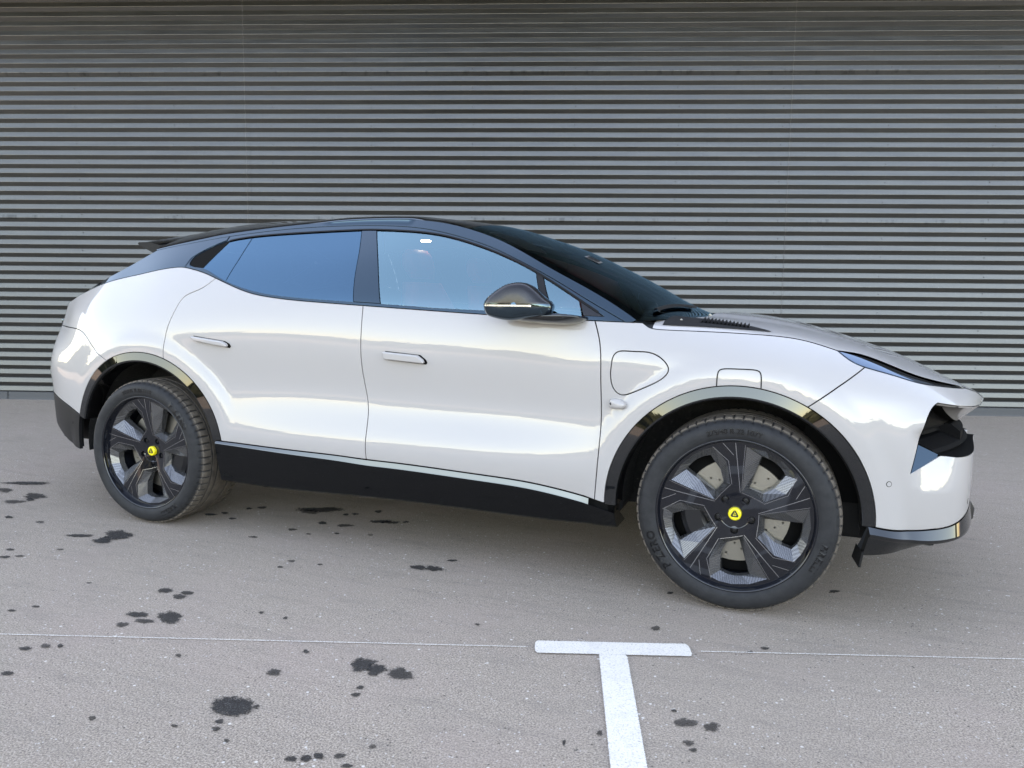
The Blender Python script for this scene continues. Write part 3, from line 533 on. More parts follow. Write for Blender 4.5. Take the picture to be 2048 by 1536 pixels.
# ---- black upper works: door frames, belt mouldings, cant rail, rear pillar
dlo = loop(GLASS_LOW, GLASS_TOP[::-1])
frame_all = loop(BODY_BELT, FRAME_TOP[::-1], lin([(.352,1.56),(.352,1.512),(.30,1.494),(.245,1.463),(.212,1.442),(.183,1.420),(.178,1.396),(.170,1.3675),(.20,1.355)]))
gl_hole = resample(inset(dlo, .001), .012)
if area2(gl_hole) < 0: gl_hole = gl_hole[::-1]
FRAME = both('window_frame', panel_raw(frame_all, [gl_hole], off=.001, gap=.0020, skirt=.012, step=.05), M['gloss'])
rail = np.concatenate([FRAME_TOP[(FRAME_TOP[:,0] > -.13) & (FRAME_TOP[:,0] < 2.555)], lin([(2.585,1.128)]), ROOF_EDGE[(ROOF_EDGE[:,0] > -.13) & (ROOF_EDGE[:,0] < 2.60)][::-1]])
both('cant_rail', panel_raw(rail, off=.0015, gap=.0020, skirt=.012, step=.03), M['gloss'])
cp = loop(BELT[(BELT[:,0] > -.62) & (BELT[:,0] < .171)], lin([(.165,1.360),(.1725,1.396),(.178,1.422),(.208,1.446),(.242,1.468),(.30,1.498),(.345,1.516),(.347,1.56)]), FRAME_TOP[::-1], REARGLASS)
both('rear_pillar_panel', panel_raw(cp, off=.001, gap=.0012, step=.03), M['gloss'])
# ---- side glass
def pane(name, x0, x1, mt, parents, top=None):
    L = loop(GLASS_LOW, lin(x1), GLASS_TOP[::-1], lin(x0)); return both(name, panel_raw(L, off=-.003, gap=.0015, skirt=.004, step=.04), mt, parents)
q_r = [(.505,1.56),(.4955,1.41),(.474,1.27)]
L = loop(GLASS_LOW, lin([(.470,1.27),(.4915,1.41),(.501,1.56)]), GLASS_TOP[::-1]); both('quarter_window', panel_raw(L, off=-.003, gap=.0015, skirt=.004, step=.04), M['privacy'], QUARTER)
bp_r = curve([(1.135,1.60),(1.149,1.555),(1.192,1.449),(1.226,1.324),(1.262,1.196),(1.275,1.15)], 30); bp_f = curve([(1.222,1.60),(1.239,1.552),(1.322,1.397),(1.410,1.19),(1.425,1.15)], 30)
pane('rear_door_window', q_r, bp_r[::-1], M['privacy'], RDOOR)
fq1 = curve([(2.115,1.40),(2.138,1.332),(2.163,1.266),(2.245,1.10)], 20); fq2 = curve([(2.155,1.38),(2.178,1.312),(2.212,1.234),(2.285,1.10)], 20)
pane('front_door_window', bp_f, fq1[::-1], M['glass'], FDOOR)
L = loop(GLASS_LOW, lin([(2.390,1.10),(2.351,1.217),(2.33,1.28)]), GLASS_TOP[::-1], fq2); both('vent_window', panel_raw(L, off=-.003, gap=.0015, skirt=.004), M['glass'], FDOOR)
L = loop(GLASS_LOW, bp_f[::-1], GLASS_TOP[::-1], bp_r); both('pillar_cover', panel_raw(L, off=-.001, gap=.0035, skirt=.004, step=.04), M['gloss'], FDOOR)
L = loop(GLASS_LOW, fq2[::-1], GLASS_TOP[::-1], fq1); both('division_bar', panel_raw(L, off=.0, gap=.0025, skirt=.008, step=.04), M['satin'], FDOOR)
L = loop(GLASS_LOW, GLASS_TOP[::-1], lin([(2.353,1.25),(2.355,1.217),(2.394,1.10)])); both('sail_panel', panel_raw(L, off=-.001, gap=.003, skirt=.004, step=.04), M['mirror_cap'], FDOOR)
L = loop(curve([(.187,1.394),(.20,1.376),(.285,1.363),(.31,1.358)], 20), lin([(.288,1.350),(.352,1.470),(.385,1.530)]), GLASS_TOP[::-1]); both('window_shroud', panel_raw(L, off=-.0015, gap=.003, skirt=.004), M['dark'], QUARTER)
# inner pillar trims behind the dividing strips
for a_, b_, nm in ((bp_r-[.03,0], bp_f+[.03,0], 'pillar_trim'), (fq1-[.015,0], fq2+[.015,0], 'pillar_trim')):
    L = loop(GLASS_LOW-[0,.03], b_[::-1], GLASS_TOP[::-1]+[0,.012], a_); both(nm, panel_raw(L, off=-.020, gap=0, skirt=0, step=.05), M['dark'], FDOOR)
# ---- roof, windscreen and rear window: sections across the car, tangent to the cant rail
zc_roof = fz([(-.70,1.40),(-.40,1.605),(-.187,1.650),(.069,1.676),(.339,1.685),(.58,1.678),(.907,1.676),(1.217,1.662),(1.51,1.640),(1.70,1.616),(1.80,1.594),(1.92,1.556),(2.125,1.484),(2.258,1.424),(2.389,1.360),(2.58,1.256),(2.70,1.188),(2.80,1.142),(2.86,1.12)])
ze_f = fz(ROOF_EDGE[::4])
def cowl_y(x): return .905*np.sqrt(np.maximum(0, 1-((x-2.60)/.215)**2))
def section(x, t, kind):
    """kind: roof (rounded into the rail) or screen"""
    ze = float(ze_f(x)); ye = float(S_fn(x, ze)); zc = float(zc_roof(x))
    if x > 2.60: ye = float(cowl_y(x)); ze = 1.133+.012*(x-2.6)/.21
    e = .004; sl = -float(S_fn(x, ze+e)-S_fn(x, ze-e))/(2*e); w = 1/(1+math.exp((x-1.70)/.05))
    T0 = np.array([sl, 1.]); T0 /= np.linalg.norm(T0); Tb = np.array([1., min(.62, 2.4*max(0., zc-ze)/max(ye, .05))]); Tb /= np.linalg.norm(Tb); T0 = (w*T0*.10+(1-w)*Tb*.75*ye); T1 = np.array([1.15*ye, 0.])
    a = np.abs(t); u = 1-a; h0, h1, h2, h3 = 2*u**3-3*u**2+1, u**3-2*u**2+u, -2*u**3+3*u**2, u**3-u**2
    y = h0*(-ye)+h1*T0[0]+h2*0+h3*T1[0]; z = h0*ze+h1*T0[1]+h2*max(zc, ze+.001)+h3*T1[1]
    return np.stack([np.full_like(t, x), np.where(t < 0, y, -y), z], -1)
tt = np.sign(np.linspace(-1,1,41))*np.abs(np.linspace(-1,1,41))**1.0
def loft(xs, kind): return np.stack([section(float(x), tt, kind) for x in xs])
hx = 1.735
Pr = loft(np.linspace(-.12, hx, 60), 'roof'); r = grid_raw(Pr); ROOF = mesh_obj('roof', r[0], r[1], M['gloss'], CAR, r[2])
xs_ws = np.r_[np.linspace(hx+.004, 2.60, 40), 2.60+.214*np.sin(np.linspace(.05, math.pi/2, 14))]
Pw = loft(xs_ws, 'screen'); r = grid_raw(Pw); WS = mesh_obj('windscreen', r[0], r[1], M['screen'], CAR, r[2])
# black ceramic border of the windscreen, a strip just inside each edge and the header
k = 3
for sl in (Pw[:, :k], Pw[:, -k:]): r = grid_raw(sl - np.array([0,0,.003])); mesh_obj('ceramic_border', r[0], r[1], M['dark'], WS, r[2])
r = grid_raw(Pw[:5] - np.array([0,0,.003])); mesh_obj('ceramic_border', r[0], r[1], M['dark'], WS, r[2])
r = grid_raw(Pw[-9:] - np.array([0,0,.004])); mesh_obj('ceramic_border', r[0], r[1], M['dark'], WS, r[2])
# rear window between the rear pillars
ys = np.linspace(-1,1,31); e1, n1 = on_side(REARGLASS[2:]); Pb = np.zeros((len(e1), 31, 3))
for i, p in enumerate(e1): Pb[i,:,0] = p[0]-.16*(1-ys**2); Pb[i,:,2] = p[2]+.035*(1-ys**2)
Pb[...,1] = np.abs(e1[:,1])[:,None]*ys[None]
r = grid_raw(Pb, True); BG = mesh_obj('rear_window', r[0], r[1], M['privacy'], CAR, r[2])
# tail deck between rear window and tail
b1, _ = on_side(lin([(-.70,1.205),(-.80,1.188),(-.9,1.168),(-1.04,1.130),(-1.119,1.10)])); Pd = np.zeros((5,31,3)); Pd[...,0] = b1[:,0][:,None]-.03*(1-ys**2)[None]; Pd[...,1] = np.abs(b1[:,1])[:,None]*ys[None]; Pd[...,2] = b1[:,2][:,None]+.02*(1-ys**2)[None]
r = grid_raw(Pd, True); mesh_obj('tail_deck', r[0], r[1], M['paint'], TG, r[2])
# spoiler: a blade carried on from the roof
sp = []
for y in np.linspace(-.70,.70,29):
    k = abs(y)/.70; xe = -.435+.13*k**3; zt = 1.545-.032*k**2.2; x0 = -.115; z0 = float(np.interp(abs(y), np.abs(Pr[0][:21,1])[::-1], Pr[0][:21,2][::-1]))
    z0 = z0-.002; sp.append([(x0, y, z0), ((x0+xe)/2, y, (z0+zt)/2+.014), (xe+.01, y, zt+.006), (xe, y, zt), (xe+.008, y, zt-.010), (xe+.10, y, zt-.030-.020*k), (x0-.03, y, z0-.055)])
r = strips_raw(np.array(sp), False, [2,4]); SP = mesh_obj('spoiler', r[0], r[1], M['gloss'], CAR, r[2])
for y in (0, 28):
    q = sp[y]; mesh_obj('spoiler_end', q, [tuple(range(7))], M['plastic'], SP, smooth=False)
# ---- bonnet: sections tangent to the wings
zc_hood = fz([(2.60,1.165),(2.80,1.157),(2.941,1.147),(3.134,1.125),(3.31,1.088),(3.439,1.053),(3.606,1.003),(3.75,.941),(3.89,.868),(3.95,.832),(3.991,.802),(4.035,.776)])
hood_edge = np.concatenate([HOOD_SHUT[HOOD_SHUT[:,0] > 2.64], LAMP_TOP[LAMP_TOP[:,0] > 3.38], NOSE_TOP[3:]]); hood_edge = hood_edge[np.argsort(hood_edge[:,0])]
hz = lambda x: float(np.interp(x, hood_edge[:,0], hood_edge[:,1]))
def hood_section(x, t, ye_off=.003):
    ze = hz(x); ye = max(.004, float(S_fn(x, ze))-ye_off); zc = max(float(zc_hood(x)), ze+.002); e = .003; sl = -float(S_fn(x, ze+e)-S_fn(x, ze-e))/(2*e)
    T0 = np.array([min(sl, 3.5), 1.]); T0 /= np.linalg.norm(T0); T0 *= min(.16, .9*(zc-ze)/max(T0[1], .2)*1.4+.03); T1 = np.array([1.0*ye, 0.])
    k = float(np.clip((x-3.42)/.2, 0, 1)); k = k*k*(3-2*k); Tg = np.array([min(max(sl, 1.2), 2.6), 1.]); Tg *= 3.4*(zc-ze)/Tg[1]; T0 = T0*k+(1-k)*Tg
    u = 1-np.abs(t); h0, h1, h2, h3 = 2*u**3-3*u**2+1, u**3-2*u**2+u, -2*u**3+3*u**2, u**3-u**2
    y = h0*(-ye)+h1*T0[0]+h3*T1[0]; z = h0*ze+h1*T0[1]+h2*zc+h3*T1[1]
    # raised centre with a soft step
    w = 1/(1+np.exp((np.abs(y)-.47)/.018)); z = z+.012*w*np.clip((3.55-x)/.5, 0, 1)
    return np.stack([np.full_like(t, x), np.where(t < 0, y, -y), z], -1)
th = np.linspace(-1,1,61); hxs = np.r_[np.linspace(2.665, 3.36, 46), np.linspace(3.375, 4.005, 60)]
Ph = np.stack([hood_section(float(x), th) for x in hxs])
# rear edge of the bonnet curves forward in the middle to leave the scuttle open
keep = Ph.copy(); yy = keep[...,1]; xr = 2.665+.215*np.sqrt(np.clip(1-(np.abs(yy)/.80)**3, 0, 1))
for j in range(61):
    tgt = xr[0, j]; 
    col = Ph[:, j]; xsj = col[:,0]; new = np.concatenate([np.linspace(max(tgt, 2.665), 3.36, 46), xsj[46:]])
    for a in range(3): keep[:, j, a] = np.interp(new, xsj, col[:, a])
r = grid_raw(keep); HOOD = mesh_obj('bonnet', r[0], r[1], M['paint'], CAR, r[2])
# scuttle panel under the windscreen, black, with louvres
Pc = np.zeros((12, 61, 3))
for j in range(61):
    y = keep[0, j, 1]; x1 = keep[0, j, 0]+.02; z1 = keep[0, j, 2]-.006; x0 = min(2.60+.215*math.sqrt(max(0, 1-(y/.905)**2)), x1)-.03; s = np.linspace(0, 1, 12)
    Pc[:, j, 0] = x0+(x1-x0)*s; Pc[:, j, 1] = y; Pc[:, j, 2] = 1.122+(z1-1.122)*s
r = grid_raw(Pc); SC = mesh_obj('scuttle_panel', r[0], r[1], M['plastic'], CAR, r[2])

# black bonnet vent beside the screen: a tapering louvred panel lying on the bonnet
def on_hood(x, y):
    q = hood_section(float(x), np.linspace(-1,0,80)); return np.array([x, y, np.interp(y, q[:,1], q[:,2])])
def vent_pt(x, t, up):
    yo = -(float(S_fn(x, hz(x)))-.030); yi = yo+(.22)*max(0., (3.12-x)/.42)**.8; return on_hood(x, yo+(yi-yo)*t)+np.array([0,0,up])
for s in (1,-1):
    P = np.array([[vent_pt(x, t, .003) for t in np.linspace(0,1,9)] for x in np.linspace(2.70,3.115,26)])*[1,s,1]; r = grid_raw(P, s < 0); VT = mesh_obj('bonnet_vent', r[0], r[1], M['plastic'], HOOD, r[2])
    V, F = [], []
    for x in np.linspace(2.84,3.02,13):
        n = len(V); a, b = vent_pt(x, .35, .003), vent_pt(x, .98, .003); V += [a*[1,s,1], b*[1,s,1], (b+[.010,0,.009])*[1,s,1], (a+[.010,0,.009])*[1,s,1], (a+[.013,0,0])*[1,s,1], (b+[.013,0,0])*[1,s,1]]; F += [(n,n+1,n+2,n+3),(n+3,n+2,n+5,n+4)]
    o = mesh_obj('vent_louvres', V, F, M['satin'], HOOD, smooth=False); o['kind'] = 'stuff'

# ------------------------------------------------------------------ arch trims, liners, skirts
def trim_raw(A, a0, a1, n=70):
    P = []
    for a in np.radians(np.linspace(a0, a1, n)):
        c, s = math.cos(a), math.sin(a)
        def pt(r, y): k = r/.51; return (A[0]+A[2]*k*c, y, A[1]+A[3]*k*s)
        xo, zo = A[0]+A[2]*c, A[1]+A[3]*s; yb = float(S_fn(np.array(xo), np.array(zo)))
        P.append([pt(.5085, -(yb-.006)), pt(.5085, -(yb+.001)), pt(.4700, -(yb+.0070)), pt(.4655, -(yb+.0070)), pt(.4600, -(yb+.002)), pt(.4570, -(yb-.010)), pt(.4560, -(yb-.10))])
    return strips_raw(np.array(P), False, [1,2,5])
def liner_raw(A, n=60):
    a = np.radians(np.linspace(-6, 186, n)); r = np.array([.458,.466,.47,.47,.30,.05]); y = -np.array([.93,.86,.80,.60,.585,.585]); P = np.zeros((n, len(r), 3))
    P[...,0] = A[0]+A[2]/.51*np.cos(a)[:,None]*r; P[...,2] = A[1]+A[3]/.51*np.sin(a)[:,None]*r; P[...,1] = y; return strips_raw(P, False, [2,3])
for A, a0, a1 in ((FA, 0.5, 181), (RA, 10.5, 163.5)):
    both('wheel_arch_trim', trim_raw(A, a0, a1), M['gloss_trim']); both('wheel_arch_liner', liner_raw(A), M['liner'])
# side skirt swept along the sill
xs = np.linspace(.478, 2.548, 90); zt_f = fz(CLAD_TOP[::3]); P = []
zb_f = fz([(.47,.268),(.75,.259),(1.2,.266),(1.8,.268),(2.15,.263),(2.46,.266),(2.55,.270)])
for x in xs:
    zt = float(zt_f(x)); zb = float(zb_f(x)); y = float(S_fn(np.array(x), np.array(zt+.01))); w = min(1., .35+(x-.478)/.08, .5+(2.548-x)/.08)
    P.append([(x,-(y-.02),zt-.003), (x,-(y+.000),zt-.0035), (x,-(y+.0045),zt-.012-.011*min(1.,(x-.478)/.9)), (x,-(y+.0055),zt-.015-.012*min(1.,(x-.478)/.9)), (x,-(y+.004),zt-.024-.012*min(1.,(x-.478)/.9)), (x,-(y-.012),(zt+zb)/2-.01), (x,-(y-.034),zb+.01), (x,-(y-.05),zb), (x,-(y-.20),zb-.004)])
P = np.array(P); SK = both('side_skirt', strips_raw(P[:, 3:], True, [1,3]), M['skirt']); both('skirt_ledge', strips_raw(P[:85, :4], True, [1,2]), M['ledge'], SK)
for e in (0, -1): q = P[e]; both('skirt_end', (q, [tuple(range(9)) if e else tuple(reversed(range(9)))], np.tile([[-1. if e == 0 else 1.,0,0]], (9,1))), M['skirt'], SK)
# shut lines through trims
def ribbon_raw(L, w, off, closed=False):
    P, N = on_side(L, off); t = (np.roll(P,-1,axis=0)-np.roll(P,1,axis=0)) if closed else np.gradient(P, axis=0); t /= np.linalg.norm(t,axis=1)[:,None]; b = np.cross(N, t)
    V = np.concatenate([P-b*w/2, P+b*w/2]); n = len(P); F = [(i, (i+1) % n, n+(i+1) % n, n+i) for i in range(n if closed else n-1)]
    q = np.cross(V[F[0][1]]-V[F[0][0]], V[F[0][2]]-V[F[0][0]])
    if q @ N[0] < 0: F = [tuple(reversed(f)) for f in F]
    return V, F, np.concatenate([N, N])
flap = curve([(2.934,.886),(2.936,.937),(2.942,.951),(2.958,.957),(3.01,.9585),(3.072,.957),(3.088,.951),(3.094,.938),(3.096,.886)], 70)
both('service_flap_line', ribbon_raw(flap, .0045, .0006), M['seal'], FENDER)
both('window_seal', ribbon_raw(GLASS_TOP[(GLASS_TOP[:,0] > .36) & (GLASS_TOP[:,0] < 2.44)], .009, .0022), M['seal'], FRAME)
# ------------------------------------------------------------------ front end
def poly3(name, V, F, mt, parent=None, both_sides=True):
    V = np.asarray(V, float); o = [mesh_obj(name, V, F, mt, parent or CAR, smooth=False)]
    if both_sides: o.append(mesh_obj(name, V*[1,-1,1], [tuple(reversed(f)) for f in F], mt, parent or CAR, smooth=False))
    return o
# headlamp blade: recessed dark slot, blue-reflecting lens along its lower edge, fin above
LT, LL = LAMP_TOP, LAMP_LOW
lamp = np.concatenate([LL, LT[::-1]]); raw = panel_raw(lamp, off=-.008, gap=.0015, skirt=.01, step=.02, bstep=.008); HL = both('headlight', raw, M['dark'])
mid = curve([(3.360,1.032),(3.43,1.013),(3.55,.965),(3.65,.929),(3.745,.902)], 40); lens = np.concatenate([LL[LL[:,0] < 3.745], mid[::-1][1:-1]]); both('lamp_lens', panel_raw(lens, off=-.002, gap=.0015, skirt=.012, step=.02, bstep=.008), M['lens'], HL)
fin = np.concatenate([curve([(3.60,.9525),(3.70,.918),(3.82,.888)], 20), curve([(3.60,.9525),(3.70,.921),(3.82,.891)], 20)[::-1]]); both('lamp_fin', ribbon_raw(curve([(3.56,.966),(3.65,.934),(3.74,.909),(3.815,.8905)], 30), .004, -.003), M['gloss'], HL)
both('lamp_seal', ribbon_raw(LL[:-6], .004, .0004), M['seal'], HL)
# nose underside: from the lip inwards and down
lp, _ = on_side(LIP[(LIP[:,0] < 4.004) & (LIP[:,0] > 3.79)][::-1]); n = len(lp); c = lp.copy(); c[:,0] -= .05+.03*np.linspace(0,1,n); c[:,1] *= .92; c[:,2] -= .010+.060*np.sin(np.pi*np.linspace(0,1,n)**.9)
U = np.stack([lp-[0,0,.0], lp*[1,.995,1]-[.004,0,.006], c], 1); r = strips_raw(U, False, [1]); both('nose_underside', r, M['paint'], (FB, FB))
d = c.copy(); d[:,0] -= .12; d[:,1] *= .85; d[:,2] -= .004; r = grid_raw(np.stack([c, d], 1)); both('intake_roof', r, M['dark'], (FB, FB))
l2, _ = on_side(LIP[LIP[:,0] < 3.80][::-1]); d = l2.copy(); d[:,0] -= .10; d[:,1] *= .85; d[:,2] -= .03; r = grid_raw(np.stack([l2, d], 1)); both('intake_roof', r, M['dark'], (FB, FB))
# intake: dark cavity, gloss duct floor, lamp pod, lower shelf
poly3('intake_back', [(3.50,-.80,.40),(3.50,-.80,.86),(3.62,-.50,.40),(3.62,-.50,.84),(3.72,0,.40),(3.72,0,.82),(3.50,-.93,.42),(3.50,-.93,.86)], [(0,2,3,1),(2,4,5,3),(6,0,1,7)], M['dark'], FB)
ie, _ = on_side(INTAKE_EDGE); inn = ie+np.array([-.05,.10,0]); r = grid_raw(np.stack([ie, inn], 1), True); both('intake_cheek', r, M['intake'], (FB, FB))
poly3('duct_floor', [(3.6275,-.9005,.5915),(3.7350,-.8005,.6485),(3.656,-.82,.687)], [(0,1,2)], M['gloss'], FB)
def prism(name, prof, ys, xoff, mt, parent, sharp=None):
    """profile (x, z) swept across the nose; xoff(y) pushes it along the plan curve"""
    P = np.array([[(p[0]+xoff(y), y, p[1]) for p in prof] for y in ys]); r = strips_raw(P, False, sharp); o = mesh_obj(name, r[0], r[1], mt, parent, r[2])
    for e in (0, -1): mesh_obj(name+'_end', P[e], [tuple(range(len(prof)))], mt, parent, smooth=False)
    return o
plan = lambda y: -.42*abs(y)**2.2
yy = np.concatenate([np.linspace(-.86,-.2,24), np.linspace(-.15,.15,5), np.linspace(.2,.86,24)])
prism('lamp_pod', [(3.80,.80),(3.872,.792),(3.882,.735),(3.880,.725),(3.860,.722),(3.868,.705),(3.80,.690)], yy*.96, plan, M['intake'], FB)
prism('intake_core', [(3.50,.866),(3.82,.862),(3.82,.43),(3.50,.43)], yy*.90, plan, M['dark'], FB)
prism('intake_bar', [(3.82,.735),(3.880,.730),(3.915,.700),(3.915,.660),(3.82,.66)], np.concatenate([np.linspace(-.50,-.1,12), np.linspace(.1,.5,12)]), lambda y: -.30*abs(y)**2.2, M['intake'], FB)
prism('intake_shelf', [(3.78,.700),(3.86,.697),(3.925,.668),(3.938,.655),(3.930,.642),(3.78,.64)], yy*.93, lambda y: -.36*abs(y)**2.2, M['intake'], FB)
# ledge on top of the lower block
bt, _ = on_side(resample(BLOCK_TOP[2:], .02)[:-16] if False else np.array([BLOCK_TOP[2]+(BLOCK_TOP[-1]-BLOCK_TOP[2])*[t, 0]+[0, np.interp(BLOCK_TOP[2][0]+(BLOCK_TOP[-1][0]-BLOCK_TOP[2][0])*t, BLOCK_TOP[:,0], BLOCK_TOP[:,1])-BLOCK_TOP[2][1]] for t in np.linspace(0,.985,30)]))
bi = bt.copy(); bi[:,0] -= .10; bi[:,1] *= .82; bi[:,2] += .003; r = grid_raw(np.stack([bt, bi], 1), True); both('block_ledge', r, M['intake'], (FB, FB))
# splitter
xs = np.r_[np.linspace(3.492,3.90,50), np.linspace(3.91,3.982,24)]; P = []; zl_f = fz([(3.48,.362),(3.50,.360),(3.60,.343),(3.673,.334),(3.779,.333),(3.868,.345),(3.95,.362),(4.045,.375)]); zu_f = fz([(3.48,.394),(3.527,.384),(3.638,.371),(3.714,.373),(3.799,.382),(3.893,.417),(3.96,.429),(4.045,.434)]); zd_f = fz([(3.46,.262),(3.564,.266),(3.64,.280),(3.70,.296),(3.80,.315),(3.9,.332),(4.045,.345)])
for x in xs:
    zu, zl, zd = float(zu_f(x)), float(zl_f(x)), float(zd_f(x)); su = float(S_fn(np.array(x), np.array(zu+.004))); e = .018*min(1, (3.99-x)/.06)
    nx = np.clip((3.9-x)/.4, 0, 1)
    P.append([(x,-max(0,su-.012),zu-.001), (x+.002,-(su-.002),zu-.003), (x+.008,-(su+e*.6),zl+.003), (x+.009,-(su+e*.6),zl-.005), (x+.004,-max(0,su+e*.6-.010),zl-.014), (x-.008,-max(0,su-.03),zd+.01), (x-.02,-max(0,su-.05),zd), (x-.03,-max(0,su-.10),zd)])
P = np.array(P); r = strips_raw(P, True, [1,2,4,6]); both('splitter', r, M['gloss_trim'], (FB, FB))
q = P[0]; both('splitter_end', (q, [tuple(range(8))], np.tile([[-1.,0,0]], (8,1))), M['satin'], (FB, FB))
# flexible deflector ahead of the front wheel
poly3('wheel_deflector', [(3.478,-.945,.29),(3.470,-.935,.225),(3.452,-.84,.235),(3.465,-.84,.29),(3.486,-.945,.29),(3.478,-.935,.225),(3.460,-.84,.235),(3.473,-.84,.29)], [(0,1,2,3),(7,6,5,4),(0,4,5,1),(1,5,6,2)], M['plastic'], FB)
# corner fin at the front of the splitter
for sd in (1,-1):
    bm = bmesh.new()
    for (x, y, z) in ((3.885,-.50,.400),(3.925,-.40,.398),(3.948,-.372,.360),(3.942,-.385,.318),(3.91,-.46,.316),(3.875,-.52,.345)):
        for e in (0,.05): bm.verts.new((x-e, (y+e*.8)*sd, z))
    bmesh.ops.convex_hull(bm, input=bm.verts[:]); bm_obj('splitter_corner', bm, M['plastic'], FB, .006, smooth=True)
def disc_raw(cx, cz, r, off, n=16, h=.002):
    P, N = on_side(np.array([[cx, cz]]), off); nn = N[0]; a = np.array([1,0,0.]); a -= nn*(a@nn); a /= np.linalg.norm(a); b = np.cross(nn, a)
    V = [P[0]+nn*h]+[P[0]+nn*h*.7+r*.82*(a*math.cos(t)+b*math.sin(t)) for t in np.linspace(0,2*math.pi,n,endpoint=False)]+[P[0]-nn*.003+r*(a*math.cos(t)+b*math.sin(t)) for t in np.linspace(0,2*math.pi,n,endpoint=False)]
    F = [(0,1+i,1+(i+1)%n) for i in range(n)]+[(1+i,1+n+i,1+n+(i+1)%n,1+(i+1)%n) for i in range(n)]; V = np.array(V)
    if np.cross(V[1]-V[0], V[2]-V[0]) @ nn < 0: F = [tuple(reversed(f)) for f in F]
    return V, F, np.tile(nn, (len(V),1))
for cx, cz in ((3.555,.552),(3.865,.452)):
    both('sensor_ring', disc_raw(cx, cz, .0125, .0004, h=.0008), M['seal'], (FB, FB)); both('parking_sensor', disc_raw(cx, cz, .0100, .0012, h=.001), M['paint'], (FB, FB))
both('parking_sensor', disc_raw(-.60,.50,.010,.003), M['satin'], (RB, RB))
# camera pod on the wing
def blob(name, prof2, off, mt, parents, levels=((0,1.),(.55,.97),(.85,.80),(1.,.45))):
    """rounded boss standing on the side surface; prof2 outline in (x, z)"""
    L = resample(np.asarray(prof2, float), .01)
    if area2(L) < 0: L = L[::-1]
    c = L.mean(0); rings = []
    for h, s in levels: q, nn = on_side(c+(L-c)*s, 0); q = q + np.mean(nn, axis=0)*off*h; rings.append(q)
    n = len(L); P = np.stack(rings+[np.tile(rings[-1].mean(0)+np.mean(nn,axis=0)*off*.03,(n,1))]); P = np.concatenate([P, P[:, :1]], 1)
    r = grid_raw(P, True); return both(name, r, mt, parents)
PODS = blob('camera_pod', curve([(2.513,.800),(2.518,.812),(2.535,.817),(2.565,.812),(2.582,.795),(2.572,.779),(2.54,.773),(2.517,.778),(2.513,.800)], 30)[:-1], .030, M['paint'], FENDER)
for pod, s in zip(PODS, (1,-1)):
    bm = bmesh.new(); bmesh.ops.create_uvsphere(bm, u_segments=14, v_segments=10, radius=.0075); bmesh.ops.translate(bm, verts=bm.verts, vec=(2.521,-s*(float(S_fn(2.52,.796))+.022),.797)); bm_obj('camera_lens', bm, M['gloss_trim'], pod, smooth=True)
# ------------------------------------------------------------------ door handles
def handle(pts, parents, h=.027):
    L = np.asarray(pts, float); c = L.mean(0)
    rec = both('handle_shadow_gap', panel_raw(c+(L-c)*[1.02,1.12]+np.array([.006,-.002]), off=.0008, gap=0, skirt=0, step=.03, bstep=.008), M['dark'], parents)  # flat black plate, paints the shadow gap around the handle
    R = resample(inset(L, .001), .008); R = R if area2(R) > 0 else R[::-1]; P0, N = on_side(R, .010); nn = N.mean(0); top = inset(R, .006); P1, _ = on_side(inset(R,.0015), h-.004); P2, _ = on_side(top, h)
    P = np.concatenate([np.stack([P0,P1,P2]), ], 0); P = np.concatenate([P, P[:, :1]], 1); side = strips_raw(P.transpose(1,0,2), True, [1]); V2, F = fill2d(top, (), .02); V3, N3 = on_side(V2, h)
    both('door_handle', join(side, (V3, F, N3)), M['paint'], parents)
handle([(1.450,.973),(1.628,.962),(1.655,.944),(1.662,.931),(1.655,.924),(1.462,.936),(1.452,.945)], FDOOR)
handle([(.348,1.016),(.540,.996),(.566,.985),(.574,.973),(.566,.965),(.372,.990),(.352,1.003)], RDOOR)
